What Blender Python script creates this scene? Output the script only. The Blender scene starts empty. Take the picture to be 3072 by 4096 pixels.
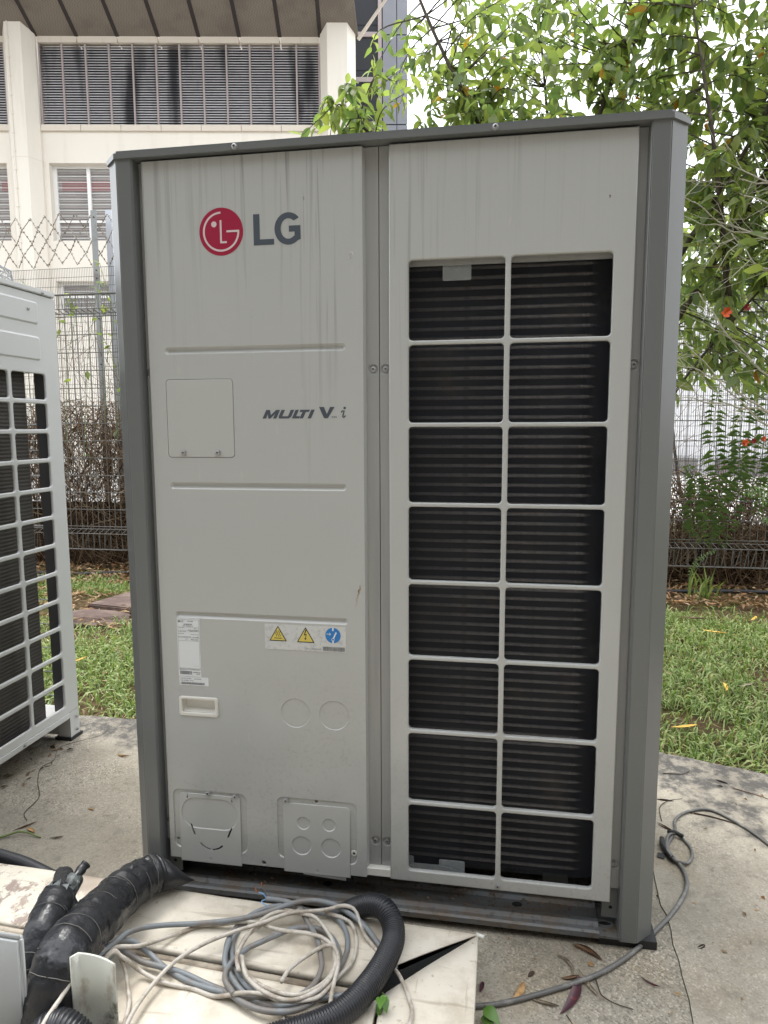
import bpy, bmesh, math, random
from mathutils import Vector, Matrix, noise
random.seed(7)
PI = math.pi
SC = bpy.context.scene
COL = SC.collection

# ------------------------------------------------------------------ camera
cam = bpy.data.objects.new('camera', bpy.data.cameras.new('camera'))
COL.objects.link(cam)
cam.matrix_world = Matrix.Translation((0.8946, -1.4940, 1.1385)) @ Matrix(((0.98539, -0.01710, 0.16949), (0.17029, 0.12051, -0.97793), (-0.00347, 0.99257, 0.12191))).to_4x4()
cam.data.sensor_fit = 'HORIZONTAL'; cam.data.sensor_width = 36.0
cam.data.lens = 32.812
cam.data.clip_start = 0.05; cam.data.clip_end = 600
SC.camera = cam

# ------------------------------------------------------------------ sky and sun (bright overcast)
SUN_EL, SUN_AZ = math.radians(64), math.radians(318)
world = bpy.data.worlds.new('World'); SC.world = world; world.use_nodes = True
nt = world.node_tree; nt.nodes.clear()
sky = nt.nodes.new('ShaderNodeTexSky'); sky.sky_type = 'NISHITA'; sky.sun_disc = False
sky.sun_elevation = SUN_EL; sky.sun_rotation = SUN_AZ; sky.dust_density = 6.0; sky.air_density = 1.0; sky.ozone_density = 1.0
hs = nt.nodes.new('ShaderNodeHueSaturation'); hs.inputs['Saturation'].default_value = 0.12; hs.inputs['Value'].default_value = 1.0
mx = nt.nodes.new('ShaderNodeMixRGB'); mx.inputs['Fac'].default_value = 0.72; mx.inputs['Color2'].default_value = (11.0, 11.4, 12.0, 1)
bg = nt.nodes.new('ShaderNodeBackground'); bg.inputs['Strength'].default_value = 0.15
wo = nt.nodes.new('ShaderNodeOutputWorld')
nt.links.new(sky.outputs[0], hs.inputs['Color']); nt.links.new(hs.outputs[0], mx.inputs['Color1'])
nt.links.new(mx.outputs[0], bg.inputs['Color']); nt.links.new(bg.outputs[0], wo.inputs['Surface'])
sun = bpy.data.objects.new('sun', bpy.data.lights.new('sun', 'SUN')); COL.objects.link(sun)
sun.data.energy = 1.3; sun.data.angle = math.radians(25); sun.data.color = (1.0, 0.97, 0.92)
_d = Vector((math.sin(SUN_AZ) * math.cos(SUN_EL), math.cos(SUN_AZ) * math.cos(SUN_EL), math.sin(SUN_EL)))
sun.rotation_euler = _d.to_track_quat('Z', 'Y').to_euler()
SC.view_settings.view_transform = 'Standard'; SC.view_settings.look = 'None'
SC.view_settings.exposure = 1.0; SC.view_settings.gamma = 1.0; SC.view_settings.use_curve_mapping = False
SC.render.engine = 'CYCLES'
SC.cycles.max_bounces = 6; SC.cycles.transparent_max_bounces = 8

# ------------------------------------------------------------------ materials
def srgb(r, g, b):
    f = lambda c: (c / 255 / 12.92) if c / 255 <= 0.04045 else ((c / 255 + 0.055) / 1.055) ** 2.4
    return (f(r), f(g), f(b), 1)
class Mat:
    def __init__(s, name, col, rough=0.6, metal=0.0, spec=0.5):
        m = s.m = bpy.data.materials.new(name); m.use_nodes = True
        s.nt = m.node_tree; s.p = s.nt.nodes['Principled BSDF']
        s.p.inputs['Base Color'].default_value = col
        s.p.inputs['Roughness'].default_value = rough; s.p.inputs['Metallic'].default_value = metal
        s.p.inputs['Specular IOR Level'].default_value = spec
        s.col = None; s.base = col; s._tc = None
    def n(s, t, **kw):
        x = s.nt.nodes.new(t)
        for k, v in kw.items(): setattr(x, k, v)
        return x
    def link(s, a, b): s.nt.links.new(a, b)
    def coord(s, scale=(1, 1, 1), loc=(0, 0, 0), what='Object'):
        if s._tc is None: s._tc = s.n('ShaderNodeTexCoord')
        mp = s.n('ShaderNodeMapping'); mp.inputs['Scale'].default_value = scale; mp.inputs['Location'].default_value = loc
        s.link(s._tc.outputs[what], mp.inputs['Vector']); return mp.outputs[0]
    def noise(s, scale, detail=4, rough=0.55, stretch=(1, 1, 1), loc=(0, 0, 0), dist=0.0):
        x = s.n('ShaderNodeTexNoise'); x.inputs['Scale'].default_value = scale; x.inputs['Detail'].default_value = detail
        x.inputs['Roughness'].default_value = rough; x.inputs['Distortion'].default_value = dist
        s.link(s.coord(stretch, loc), x.inputs['Vector']); return x.outputs['Fac']
    def ramp(s, src, a, b, va=0.0, vb=1.0):
        x = s.n('ShaderNodeMapRange'); x.interpolation_type = 'SMOOTHSTEP'
        for k, v in zip(('From Min', 'From Max', 'To Min', 'To Max'), (a, b, va, vb)): x.inputs[k].default_value = v
        s.link(src, x.inputs['Value']); return x.outputs[0]
    def math(s, op, a, b):
        x = s.n('ShaderNodeMath', operation=op)
        for i, v in enumerate((a, b)):
            if isinstance(v, (int, float)): x.inputs[i].default_value = v
            else: s.link(v, x.inputs[i])
        return x.outputs[0]
    def axis(s, i):
        x = s.n('ShaderNodeSeparateXYZ'); s.link(s.coord(), x.inputs[0]); return x.outputs[i]
    def mix(s, fac, col, blend='MIX'):
        x = s.n('ShaderNodeMixRGB', blend_type=blend)
        if s.col is None: x.inputs['Color1'].default_value = s.base
        else: s.link(s.col, x.inputs['Color1'])
        x.inputs['Color2'].default_value = col
        if isinstance(fac, (int, float)): x.inputs['Fac'].default_value = fac
        else: s.link(fac, x.inputs['Fac'])
        s.col = x.outputs[0]; s.link(s.col, s.p.inputs['Base Color']); return s
    def rough(s, src, a, b):
        s.link(s.ramp(src, 0.3, 0.7, a, b), s.p.inputs['Roughness']); return s
    def bump(s, src, strength=0.3, dist=0.002):
        x = s.n('ShaderNodeBump'); x.inputs['Strength'].default_value = strength; x.inputs['Distance'].default_value = dist
        s.link(src, x.inputs['Height']); s.link(x.outputs[0], s.p.inputs['Normal']); return s
    def island(s):
        g = s.n('ShaderNodeNewGeometry'); o = s.n('ShaderNodeObjectInfo')
        a = s.math('ADD', g.outputs['Random Per Island'], o.outputs['Random']); return s.math('FRACT', a, 0.0)

def speck(m, col, lo=0.62, hi=0.72, amt=0.5, scale=30, **k):
    return m.mix(m.ramp(m.noise(scale, 5, 0.65, **k), lo, hi, 0, amt), col)

M = {}
def panel_mat(name, col, streaks=0.45):
    m = Mat(name, col, 0.2, 0.0, 0.6)
    m.mix(m.ramp(m.noise(1.6, 3), 0.35, 0.7, 0, 0.10), tuple(c * 0.8 for c in col[:3]) + (1,))
    if streaks:
        z = m.axis(2)
        st = m.ramp(m.noise(55, 2, 0.5, (1, 0.02, 0.022), (3, 0, 1), 0.6), 0.56, 0.72)
        st2 = m.ramp(m.noise(140, 2, 0.5, (1, 0.02, 0.02), (9, 0, 4)), 0.56, 0.68, 0, 0.6)
        fade = m.ramp(m.math('ADD', z, m.ramp(m.noise(18, 1, 0.5, (1, 0.01, 0.01)), 0.3, 0.7, -0.28, 0.28)), 1.18, 1.68)
        xf = m.ramp(m.noise(3.1, 1, 0.5, (1, 0.01, 0.01), (2.3, 0, 0)), 0.35, 0.6, 0.35, 1.0)
        s = m.math('MULTIPLY', m.math('MULTIPLY', m.math('MAXIMUM', st, st2), fade), xf)
        m.mix(m.math('MULTIPLY', s, streaks), tuple(c * 0.33 for c in col[:3]) + (1,))
        dr = m.ramp(m.noise(26, 2, 0.5, (1, 0.02, 0.02), (5.2, 0, 2)), 0.66, 0.74, 0, 0.16)
        m.mix(dr, tuple(c * 0.5 for c in col[:3]) + (1,))
    m.mix(m.ramp(m.noise(300, 3, 0.7), 0.74, 0.80, 0, 0.4), srgb(110, 100, 85))
    low = m.ramp(m.math('ADD', m.axis(2), m.ramp(m.noise(3, 3, 0.6), 0.3, 0.7, -0.2, 0.2)), 0.62, 0.05)
    m.mix(m.math('MULTIPLY', low, m.ramp(m.noise(120, 5, 0.75), 0.50, 0.72, 0.10, 0.42)), srgb(120, 110, 92))
    m.mix(m.ramp(m.noise(70, 2, 0.5, (1, 1, 0.16), (2, 0, 7)), 0.72, 0.75, 0, 0.30), srgb(196, 192, 182))
    m.mix(m.ramp(m.noise(46, 3, 0.6, (1, 1, 0.3), (6, 0, 3)), 0.74, 0.78, 0, 0.4), srgb(92, 86, 76))
    m.rough(m.noise(7, 4), 0.14, 0.24)
    m.bump(m.noise(2.2, 1), 0.06, 0.02)
    return m.m
M['panel'] = panel_mat('beige_grey_painted_steel', (0.462, 0.472, 0.458, 1), 0.56)
M['panel_r'] = panel_mat('beige_grey_painted_steel_grille', (0.462, 0.472, 0.458, 1), 0.32)
m = Mat('plain_beige_steel', (0.47, 0.478, 0.46, 1), 0.3); speck(m, srgb(90, 82, 70), 0.74, 0.80, 0.4, 160); M['plain'] = m.m
m = Mat('flange_grey_steel', (0.36, 0.365, 0.355, 1), 0.3); m.mix(m.ramp(m.noise(30, 3, 0.5, (1, 1, 0.05)), 0.45, 0.7, 0, 0.3), (0.22, 0.22, 0.22, 1)); M['flange'] = m.m
m = Mat('dark_grey_painted_steel', (0.146, 0.155, 0.154, 1), 0.28)
m.mix(m.ramp(m.noise(4, 2, 0.5, (1, 1, 0.06)), 0.25, 0.8, 0, 0.35), (0.182, 0.188, 0.182, 1)); m.mix(m.ramp(m.noise(420, 2, 0.6), 0.70, 0.80, 0, 0.35), srgb(150, 142, 126)); M['dark'] = m.m
m = Mat('base_pan_steel', (0.115, 0.12, 0.122, 1), 0.5)
m.mix(m.ramp(m.noise(14, 6, 0.7), 0.42, 0.62, 0, 0.8), srgb(98, 84, 68)); m.mix(m.ramp(m.noise(60, 5, 0.7), 0.52, 0.68, 0, 0.75), srgb(66, 55, 43)); m.bump(m.noise(90, 5), 0.4, 0.002); M['pan'] = m.m
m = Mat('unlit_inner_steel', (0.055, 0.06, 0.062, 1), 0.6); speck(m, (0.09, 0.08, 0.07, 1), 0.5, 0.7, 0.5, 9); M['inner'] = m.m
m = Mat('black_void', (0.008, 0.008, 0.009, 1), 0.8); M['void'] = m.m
m = Mat('screw_steel', (0.46, 0.46, 0.47, 1), 0.32, 0.6); M['screw'] = m.m
m = Mat('galvanised_steel', (0.36, 0.39, 0.41, 1), 0.42, 0.5); speck(m, (0.5, 0.52, 0.53, 1), 0.5, 0.6, 0.5, 40); M['galv'] = m.m
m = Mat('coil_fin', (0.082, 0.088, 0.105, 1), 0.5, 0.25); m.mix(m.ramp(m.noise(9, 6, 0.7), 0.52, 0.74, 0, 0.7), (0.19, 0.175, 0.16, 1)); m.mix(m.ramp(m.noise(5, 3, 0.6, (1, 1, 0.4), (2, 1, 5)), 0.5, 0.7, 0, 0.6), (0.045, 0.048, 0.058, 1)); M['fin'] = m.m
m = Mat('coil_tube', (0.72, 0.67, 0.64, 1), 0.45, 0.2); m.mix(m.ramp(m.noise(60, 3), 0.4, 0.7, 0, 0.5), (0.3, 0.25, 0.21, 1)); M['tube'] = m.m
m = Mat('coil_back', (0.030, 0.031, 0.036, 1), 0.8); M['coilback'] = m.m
m = Mat('logo_red', srgb(156, 20, 58), 0.4); M['red'] = m.m
m = Mat('logo_silver', srgb(214, 196, 198), 0.4); M['silver'] = m.m
m = Mat('logo_slate', srgb(72, 80, 90), 0.42); M['slate'] = m.m
m = Mat('print_black', (0.02, 0.02, 0.022, 1), 0.5); M['black'] = m.m
m = Mat('print_grey', (0.16, 0.16, 0.17, 1), 0.5); M['pgrey'] = m.m
m = Mat('sticker_white', (0.72, 0.75, 0.77, 1), 0.3); M['sticker'] = m.m
m = Mat('sticker_silver', (0.60, 0.61, 0.60, 1), 0.25); speck(m, (0.42, 0.43, 0.42, 1), 0.48, 0.62, 0.6, 90); M['sticker2'] = m.m
m = Mat('warning_yellow', srgb(214, 196, 96), 0.4); M['yellow'] = m.m
m = Mat('sign_blue', srgb(40, 122, 192), 0.4); M['blue'] = m.m
m = Mat('handle_plastic', (0.70, 0.69, 0.64, 1), 0.4); M['handle'] = m.m
m = Mat('black_rubber', (0.018, 0.018, 0.02, 1), 0.6); M['rubber'] = m.m
# neighbour unit
m = Mat('pale_grey_painted_steel', (0.60, 0.60, 0.595, 1), 0.38); m.mix(m.ramp(m.noise(3, 4), 0.4, 0.7, 0, 0.2), (0.48, 0.47, 0.45, 1)); speck(m, srgb(140, 120, 95), 0.68, 0.76, 0.7, 22, stretch=(1, 1, 0.35)); M['lpanel'] = m.m
m = Mat('old_coil', (0.075, 0.066, 0.060, 1), 0.6, 0.2)
w = m.n('ShaderNodeTexWave'); w.wave_type = 'BANDS'; w.bands_direction = 'Z'; w.inputs['Scale'].default_value = 25; w.inputs['Distortion'].default_value = 1.2; w.inputs['Detail'].default_value = 2
m.link(m.coord(), w.inputs['Vector']); m.mix(m.ramp(w.outputs['Fac'], 0.3, 0.9, 0, 0.5), (0.03, 0.027, 0.025, 1)); m.mix(m.ramp(m.noise(9, 5), 0.62, 0.8, 0, 0.5), (0.25, 0.23, 0.21, 1)); m.bump(w.outputs['Fac'], 0.5, 0.003); M['oldcoil'] = m.m
m = Mat('neighbour_inner', (0.10, 0.10, 0.105, 1), 0.5); M['linner'] = m.m
m = Mat('coated_wire', (0.32, 0.33, 0.34, 1), 0.45, 0.3); M['wireguard'] = m.m
# ground
def concrete(name, col, pale=False):
    m = Mat(name, col, 0.9, 0, 0.2)
    m.mix(m.ramp(m.noise(1.7, 6, 0.62), 0.42, 0.66, 0, 0.65), tuple(c * 1.35 for c in col[:3]) + (1,))
    m.mix(m.ramp(m.noise(3.3, 6, 0.6, loc=(4, 2, 0)), 0.5, 0.7, 0, 0.35), srgb(134, 118, 88))
    v = m.n('ShaderNodeTexVoronoi'); v.inputs['Scale'].default_value = 270; m.link(m.coord(), v.inputs['Vector'])
    sep = m.n('ShaderNodeSeparateColor'); m.link(v.outputs['Color'], sep.inputs[0])
    rough = m.ramp(m.noise(2.1, 4, 0.6, loc=(1, 7, 0)), 0.40, 0.60, 0.25 if pale else 0.45, 0.55 if pale else 1.0)
    m.mix(m.math('MULTIPLY', m.ramp(sep.outputs[0], 0.55, 0.95), m.math('MULTIPLY', rough, 0.75)), tuple(c * 0.42 for c in col[:3]) + (1,))
    m.mix(m.math('MULTIPLY', m.ramp(sep.outputs[1], 0.72, 0.98), m.math('MULTIPLY', rough, 0.8)), tuple(min(1, c * 1.75) for c in col[:3]) + (1,))
    m.mix(m.ramp(m.noise(1.1, 7, 0.7, loc=(8, 3, 0)), 0.48, 0.62, 0, 0.45), tuple(c * 0.62 for c in col[:3]) + (1,))
    m.mix(m.ramp(m.noise(34, 6, 0.7), 0.50, 0.68, 0, 0.45), tuple(c * 0.45 for c in col[:3]) + (1,))
    # black weathering along the slab edge beside the grass
    y = m.axis(1)
    e = m.ramp(m.math('ADD', y, m.ramp(m.noise(2.2, 5, 0.65), 0.3, 0.7, -0.30, 0.30)), 0.62, 0.80)
    m.mix(m.math('MULTIPLY', e, m.ramp(m.noise(24, 6, 0.7), 0.36, 0.58, 0.25, 0.9)), (0.075, 0.072, 0.07, 1))
    m.bump(m.noise(170, 5, 0.7), 0.55, 0.003)
    return m.m
M['concrete'] = concrete('exposed_aggregate_concrete', (0.300, 0.272, 0.222, 1))
M['concrete2'] = concrete('smooth_screed_concrete', (0.350, 0.316, 0.258, 1), True)
m = Mat('soil', srgb(74, 60, 44), 0.95, 0, 0.1); speck(m, srgb(120, 104, 76), 0.45, 0.65, 0.7, 26); m.mix(m.ramp(m.noise(4, 5), 0.45, 0.6, 0, 0.6), srgb(62, 72, 34)); m.bump(m.noise(60, 5), 0.7, 0.01); M['soil'] = m.m
m = Mat('matted_dead_vines', srgb(58, 46, 36), 0.95, 0, 0.1); speck(m, srgb(104, 84, 64), 0.45, 0.6, 0.8, 40, stretch=(1, 1, 0.5)); m.bump(m.noise(50, 5), 1.0, 0.03); M['heap'] = m.m
m = Mat('pale_road', (0.55, 0.53, 0.49, 1), 0.9); speck(m, (0.42, 0.40, 0.37, 1), 0.5, 0.7, 0.4, 3); M['road'] = m.m
def leafy(name, cols, trans=0.35, rough=0.5):
    m = Mat(name, cols[0], rough, 0, 0.4)
    r = m.island()
    cr = m.n('ShaderNodeValToRGB'); el = cr.color_ramp.elements
    el[0].color = cols[0]; el[0].position = 0.0; el[1].color = cols[-1]; el[1].position = 1.0
    for i, c in enumerate(cols[1:-1]):
        e = el.new((i + 1) / (len(cols) - 1)); e.color = c
    m.link(r, cr.inputs['Fac']); m.link(cr.outputs[0], m.p.inputs['Base Color'])
    if trans:
        t = m.n('ShaderNodeBsdfTranslucent'); g = m.n('ShaderNodeMixRGB', blend_type='MULTIPLY'); g.inputs['Fac'].default_value = 1
        g.inputs['Color2'].default_value = (1.35, 1.45, 0.80, 1); m.link(cr.outputs[0], g.inputs['Color1']); m.link(g.outputs[0], t.inputs['Color'])
        ms = m.n('ShaderNodeMixShader'); ms.inputs['Fac'].default_value = trans
        out = m.nt.nodes['Material Output']; m.link(m.p.outputs[0], ms.inputs[1]); m.link(t.outputs[0], ms.inputs[2]); m.link(ms.outputs[0], out.inputs['Surface'])
    return m.m
M['leaf'] = leafy('tree_leaf', [(0.11, 0.165, 0.075, 1), (0.16, 0.22, 0.085, 1), (0.25, 0.30, 0.10, 1), (0.18, 0.23, 0.11, 1), (0.31, 0.345, 0.11, 1), (0.15, 0.20, 0.10, 1)], 0.58, 0.38)
M['leaf_yellow'] = leafy('yellowed_leaf', [srgb(190, 150, 60), srgb(176, 118, 50)], 0.35)
M['grass'] = leafy('grass_blade', [(0.11, 0.18, 0.045, 1), (0.18, 0.27, 0.065, 1), (0.26, 0.34, 0.10, 1), (0.36, 0.41, 0.18, 1), (0.14, 0.21, 0.055, 1)], 0.25, 0.45)
M['straw'] = leafy('dry_straw', [srgb(176, 156, 112), srgb(140, 116, 80), srgb(198, 182, 140)], 0.1)
M['litter'] = leafy('dry_leaf_litter', [srgb(128, 96, 66), srgb(168, 138, 100), srgb(98, 70, 48), srgb(186, 160, 124), srgb(150, 104, 66)], 0.1)
M['deadvine'] = leafy('dead_vine', [srgb(82, 64, 48), srgb(124, 100, 78), srgb(60, 46, 36), srgb(152, 130, 104), srgb(98, 76, 58)], 0.0, 0.9)
M['fern'] = leafy('fern_leaf', [(0.07, 0.12, 0.035, 1), (0.11, 0.17, 0.045, 1)], 0.4)
M['feather'] = leafy('feathery_leaf', [(0.16, 0.25, 0.10, 1), (0.22, 0.31, 0.14, 1)], 0.35)
m = Mat('bark', srgb(74, 66, 56), 0.9); speck(m, srgb(118, 112, 98), 0.5, 0.65, 0.6, 30); M['bark'] = m.m
m = Mat('green_stem', srgb(112, 128, 74), 0.7); M['stem'] = m.m
m = Mat('bare_twig', srgb(182, 176, 158), 0.8); speck(m, srgb(120, 112, 96), 0.55, 0.7, 0.6, 40); M['twig'] = m.m
m = Mat('dark_twig', srgb(66, 54, 44), 0.85); M['dtwig'] = m.m
m = Mat('flower_orange', srgb(214, 92, 40), 0.6); M['orange'] = m.m
m = Mat('flower_red', srgb(140, 40, 36), 0.6); M['fred'] = m.m
# building
m = Mat('cream_render', (0.70, 0.655, 0.58, 1), 0.85); m.mix(m.ramp(m.noise(0.6, 5), 0.4, 0.7, 0, 0.25), (0.60, 0.55, 0.48, 1)); m.mix(m.ramp(m.noise(2.6, 4, 0.6, (1, 1, 0.10)), 0.52, 0.72, 0, 0.25), (0.46, 0.41, 0.35, 1)); M['cream'] = m.m
m = Mat('cream_trim', (0.60, 0.54, 0.46, 1), 0.8); speck(m, (0.36, 0.30, 0.24, 1), 0.55, 0.75, 0.4, 5, stretch=(1, 1, 0.3)); M['trim'] = m.m
m = Mat('brown_mesh_soffit', srgb(126, 117, 107), 0.9); m.mix(m.ramp(m.noise(1.3, 5), 0.4, 0.65, 0, 0.6), srgb(100, 92, 85)); ck = m.n('ShaderNodeTexChecker'); ck.inputs['Scale'].default_value = 26; m.link(m.coord(), ck.inputs['Vector']); m.mix(m.math('MULTIPLY', ck.outputs['Fac'], 0.28), srgb(60, 52, 46)); M['soffit'] = m.m
m = Mat('soffit_seam', srgb(52, 46, 44), 0.9); M['seam'] = m.m
m = Mat('louvre_slat', (0.60, 0.58, 0.585, 1), 0.6); soot = m.ramp(m.noise(1.15, 3, 0.5, (1.0, 0.01, 0.16), (0.7, 0, 0.3)), 0.52, 0.63)
m.mix(m.math('MULTIPLY', soot, 0.88), (0.028, 0.03, 0.038, 1)); m.mix(m.ramp(m.noise(6, 4), 0.5, 0.7, 0, 0.3), (0.16, 0.16, 0.18, 1)); M['slat'] = m.m
m = Mat('louvre_dark', (0.022, 0.023, 0.028, 1), 0.8); M['louvdark'] = m.m
m = Mat('mullion', (0.33, 0.28, 0.27, 1), 0.7); M['mullion'] = m.m
m = Mat('white_window_frame', (0.72, 0.71, 0.69, 1), 0.6); M['wframe'] = m.m
m = Mat('window_screen', (0.26, 0.25, 0.24, 1), 0.6); ck = m.n('ShaderNodeTexBrick'); ck.inputs['Scale'].default_value = 11; ck.inputs['Color1'].default_value = (1, 1, 1, 1); ck.inputs['Color2'].default_value = (0.9, 0.9, 0.9, 1); ck.inputs['Mortar'].default_value = (0, 0, 0, 1); ck.inputs['Mortar Size'].default_value = 0.06
m.link(m.coord((1, 1, 1)), ck.inputs['Vector']); m.mix(m.ramp(m.noise(1.2, 3), 0.4, 0.6, 0, 0.5), (0.36, 0.345, 0.33, 1)); M['screen'] = m.m
m = Mat('red_curtain', srgb(142, 104, 104), 0.8); M['curtain'] = m.m
m = Mat('grey_tower_panel', srgb(122, 124, 130), 0.6); m.mix(m.ramp(m.noise(0.8, 4), 0.4, 0.6, 0, 0.3), srgb(100, 102, 108)); M['tower'] = m.m
m = Mat('white_sheet_wall', (0.60, 0.60, 0.61, 1), 0.6); m.mix(m.ramp(m.noise(0.7, 3), 0.4, 0.7, 0, 0.25), (0.58, 0.57, 0.57, 1)); M['sheet'] = m.m
m = Mat('dark_plinth', (0.16, 0.15, 0.145, 1), 0.9); M['plinth'] = m.m
# fence
m = Mat('weathered_wire', srgb(112, 110, 106), 0.6, 0.3); speck(m, srgb(92, 74, 56), 0.5, 0.65, 0.6, 8); M['wire'] = m.m
m = Mat('razor_wire', srgb(146, 140, 130), 0.55, 0.35); speck(m, srgb(104, 80, 58), 0.45, 0.6, 0.8, 9); M['razor'] = m.m
m = Mat('galvanised_post', srgb(150, 152, 152), 0.55, 0.3); speck(m, srgb(112, 106, 98), 0.5, 0.68, 0.6, 7); M['post'] = m.m
m = Mat('pale_post', srgb(206, 210, 218), 0.5, 0.1); M['post2'] = m.m
# foreground
def beige(name, col, stain=1.0):
    m = Mat(name, col, 0.42, 0, 0.4)
    m.mix(m.ramp(m.noise(2.2, 4), 0.4, 0.7, 0, 0.25), tuple(c * 0.82 for c in col[:3]) + (1,))
    m.mix(m.ramp(m.noise(3.6, 2, 0.5, loc=(2, 5, 0)), 0.55, 0.8, 0, 0.35), srgb(196, 170, 132))
    if stain:
        x = m.axis(0)
        reg = m.ramp(m.math('ADD', x, m.ramp(m.noise(4, 3), 0.3, 0.7, -0.2, 0.2)), 0.14, -0.12)
        sp = m.ramp(m.noise(11, 8, 0.72, (1, 0.7, 1), (1.3, 0.4, 0)), 0.50, 0.55)
        m.mix(m.math('MULTIPLY', m.math('MULTIPLY', sp, reg), 0.8 * stain), srgb(134, 112, 106))
        m.mix(m.ramp(m.noise(9, 8, 0.74, loc=(7, 2, 0)), 0.62, 0.70, 0, 0.55), srgb(156, 130, 116))
        m.mix(m.ramp(m.noise(60, 5, 0.7), 0.60, 0.72, 0, 0.6), srgb(118, 104, 84))
        m.mix(m.ramp(m.noise(5, 6, 0.7, loc=(3, 8, 0)), 0.42, 0.64, 0, 0.55), srgb(166, 152, 130))
        m.mix(m.ramp(m.noise(40, 3, 0.6, (0.12, 1, 1), (1, 3, 0)), 0.60, 0.70, 0, 0.45), srgb(146, 132, 112))
        m.mix(m.ramp(m.noise(48, 3, 0.6, (1, 0.10, 1), (4, 3, 0)), 0.68, 0.73, 0, 0.35), srgb(150, 136, 114))
    m.rough(m.noise(10, 4), 0.35, 0.55)
    return m.m
M['trunk'] = beige('aged_cream_plastic', (0.72, 0.665, 0.565, 1))
m = Mat('aged_cream_plastic_edge', (0.52, 0.45, 0.36, 1), 0.6); speck(m, srgb(100, 84, 64), 0.42, 0.6, 0.7, 18, stretch=(0.4, 1, 1)); M['trunkedge'] = m.m
m = Mat('upright_cover_plastic', (0.56, 0.57, 0.51, 1), 0.5); m.mix(m.ramp(m.noise(14, 6, 0.7, (1, 1, 0.4)), 0.5, 0.62, 0, 0.6), srgb(146, 130, 108))
al = m.math('MULTIPLY', m.ramp(m.math('ADD', m.axis(2), m.ramp(m.noise(22, 5, 0.7), 0.3, 0.7, -0.05, 0.05)), 0.17, 0.11), m.ramp(m.axis(0), -0.01, 0.03)); m.mix(m.math('MULTIPLY', al, 0.85), srgb(58, 66, 40)); M['cover'] = m.m
m = Mat('grey_cover_plastic', (0.44, 0.455, 0.455, 1), 0.45); m.mix(m.ramp(m.noise(6, 4), 0.45, 0.7, 0, 0.25), (0.42, 0.44, 0.44, 1)); M['gcover'] = m.m
m = Mat('black_tape_wrap', (0.016, 0.017, 0.020, 1), 0.36, 0, 0.5); m.mix(m.ramp(m.noise(12, 6, 0.7), 0.55, 0.8, 0, 0.35), (0.075, 0.075, 0.073, 1)); m.rough(m.noise(16, 3), 0.22, 0.5); m.bump(m.noise(17, 4, 0.55, (1, 1, 1)), 0.6, 0.012); M['tape'] = m.m
m = Mat('tape_edge_dust', (0.13, 0.125, 0.118, 1), 0.8); M['tapeedge'] = m.m
m = Mat('torn_foam', (0.02, 0.02, 0.02, 1), 0.95); m.bump(m.noise(120, 5), 1.0, 0.006); M['foam'] = m.m
m = Mat('grey_foil_insulation', srgb(92, 98, 98), 0.5); speck(m, srgb(38, 40, 40), 0.42, 0.55, 0.9, 60); speck(m, srgb(170, 176, 172), 0.62, 0.7, 0.7, 45, loc=(3, 1, 1)); M['foil'] = m.m
m = Mat('black_corrugated_plastic', (0.016, 0.017, 0.021, 1), 0.36, 0, 0.5); speck(m, (0.06, 0.058, 0.055, 1), 0.6, 0.75, 0.6, 30); M['conduit'] = m.m
m = Mat('grey_cable', (0.215, 0.235, 0.25, 1), 0.5); m.mix(m.ramp(m.noise(14, 5, 0.65), 0.44, 0.62, 0, 0.7), srgb(122, 112, 102)); M['gcable'] = m.m
m = Mat('white_cable', (0.56, 0.52, 0.46, 1), 0.55); m.mix(m.ramp(m.noise(22, 6, 0.7), 0.44, 0.64, 0, 0.75), srgb(136, 122, 104)); M['wcable'] = m.m
m = Mat('ground_cable', (0.125, 0.122, 0.115, 1), 0.5); speck(m, (0.28, 0.27, 0.25, 1), 0.5, 0.65, 0.6, 20); M['rcable'] = m.m
m = Mat('copper', srgb(178, 112, 72), 0.4, 0.8); M['copper'] = m.m
m = Mat('core_blue', srgb(124, 170, 214), 0.5); M['coreblue'] = m.m
m = Mat('stone_slab', srgb(92, 76, 70), 0.95); m.mix(m.ramp(m.noise(9, 6, 0.7, (0.4, 1, 1)), 0.45, 0.62, 0, 0.7), srgb(128, 110, 98)); m.bump(m.noise(30, 6), 0.8, 0.01); M['slab'] = m.m
m = Mat('dry_brown_leaf', srgb(112, 84, 60), 0.7); speck(m, srgb(70, 50, 36), 0.45, 0.6, 0.7, 60); M['dleaf'] = m.m
m = Mat('dry_grey_leaf', srgb(150, 138, 120), 0.8); speck(m, srgb(96, 86, 72), 0.45, 0.6, 0.7, 60); M['gleaf'] = m.m
m = Mat('tan_leaf', srgb(184, 150, 104), 0.7); speck(m, srgb(140, 104, 66), 0.5, 0.6, 0.6, 60); M['tleaf'] = m.m
m = Mat('purple_leaf', srgb(74, 46, 54), 0.45); speck(m, srgb(132, 62, 56), 0.55, 0.65, 0.8, 70, stretch=(0.5, 1, 1)); M['pleaf'] = m.m
m = Mat('yellow_leaf', srgb(222, 180, 84), 0.6); speck(m, srgb(176, 122, 58), 0.55, 0.7, 0.6, 40); M['yleaf'] = m.m
m = Mat('green_leaf', (0.09, 0.20, 0.03, 1), 0.4); M['sprig'] = m.m

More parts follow.
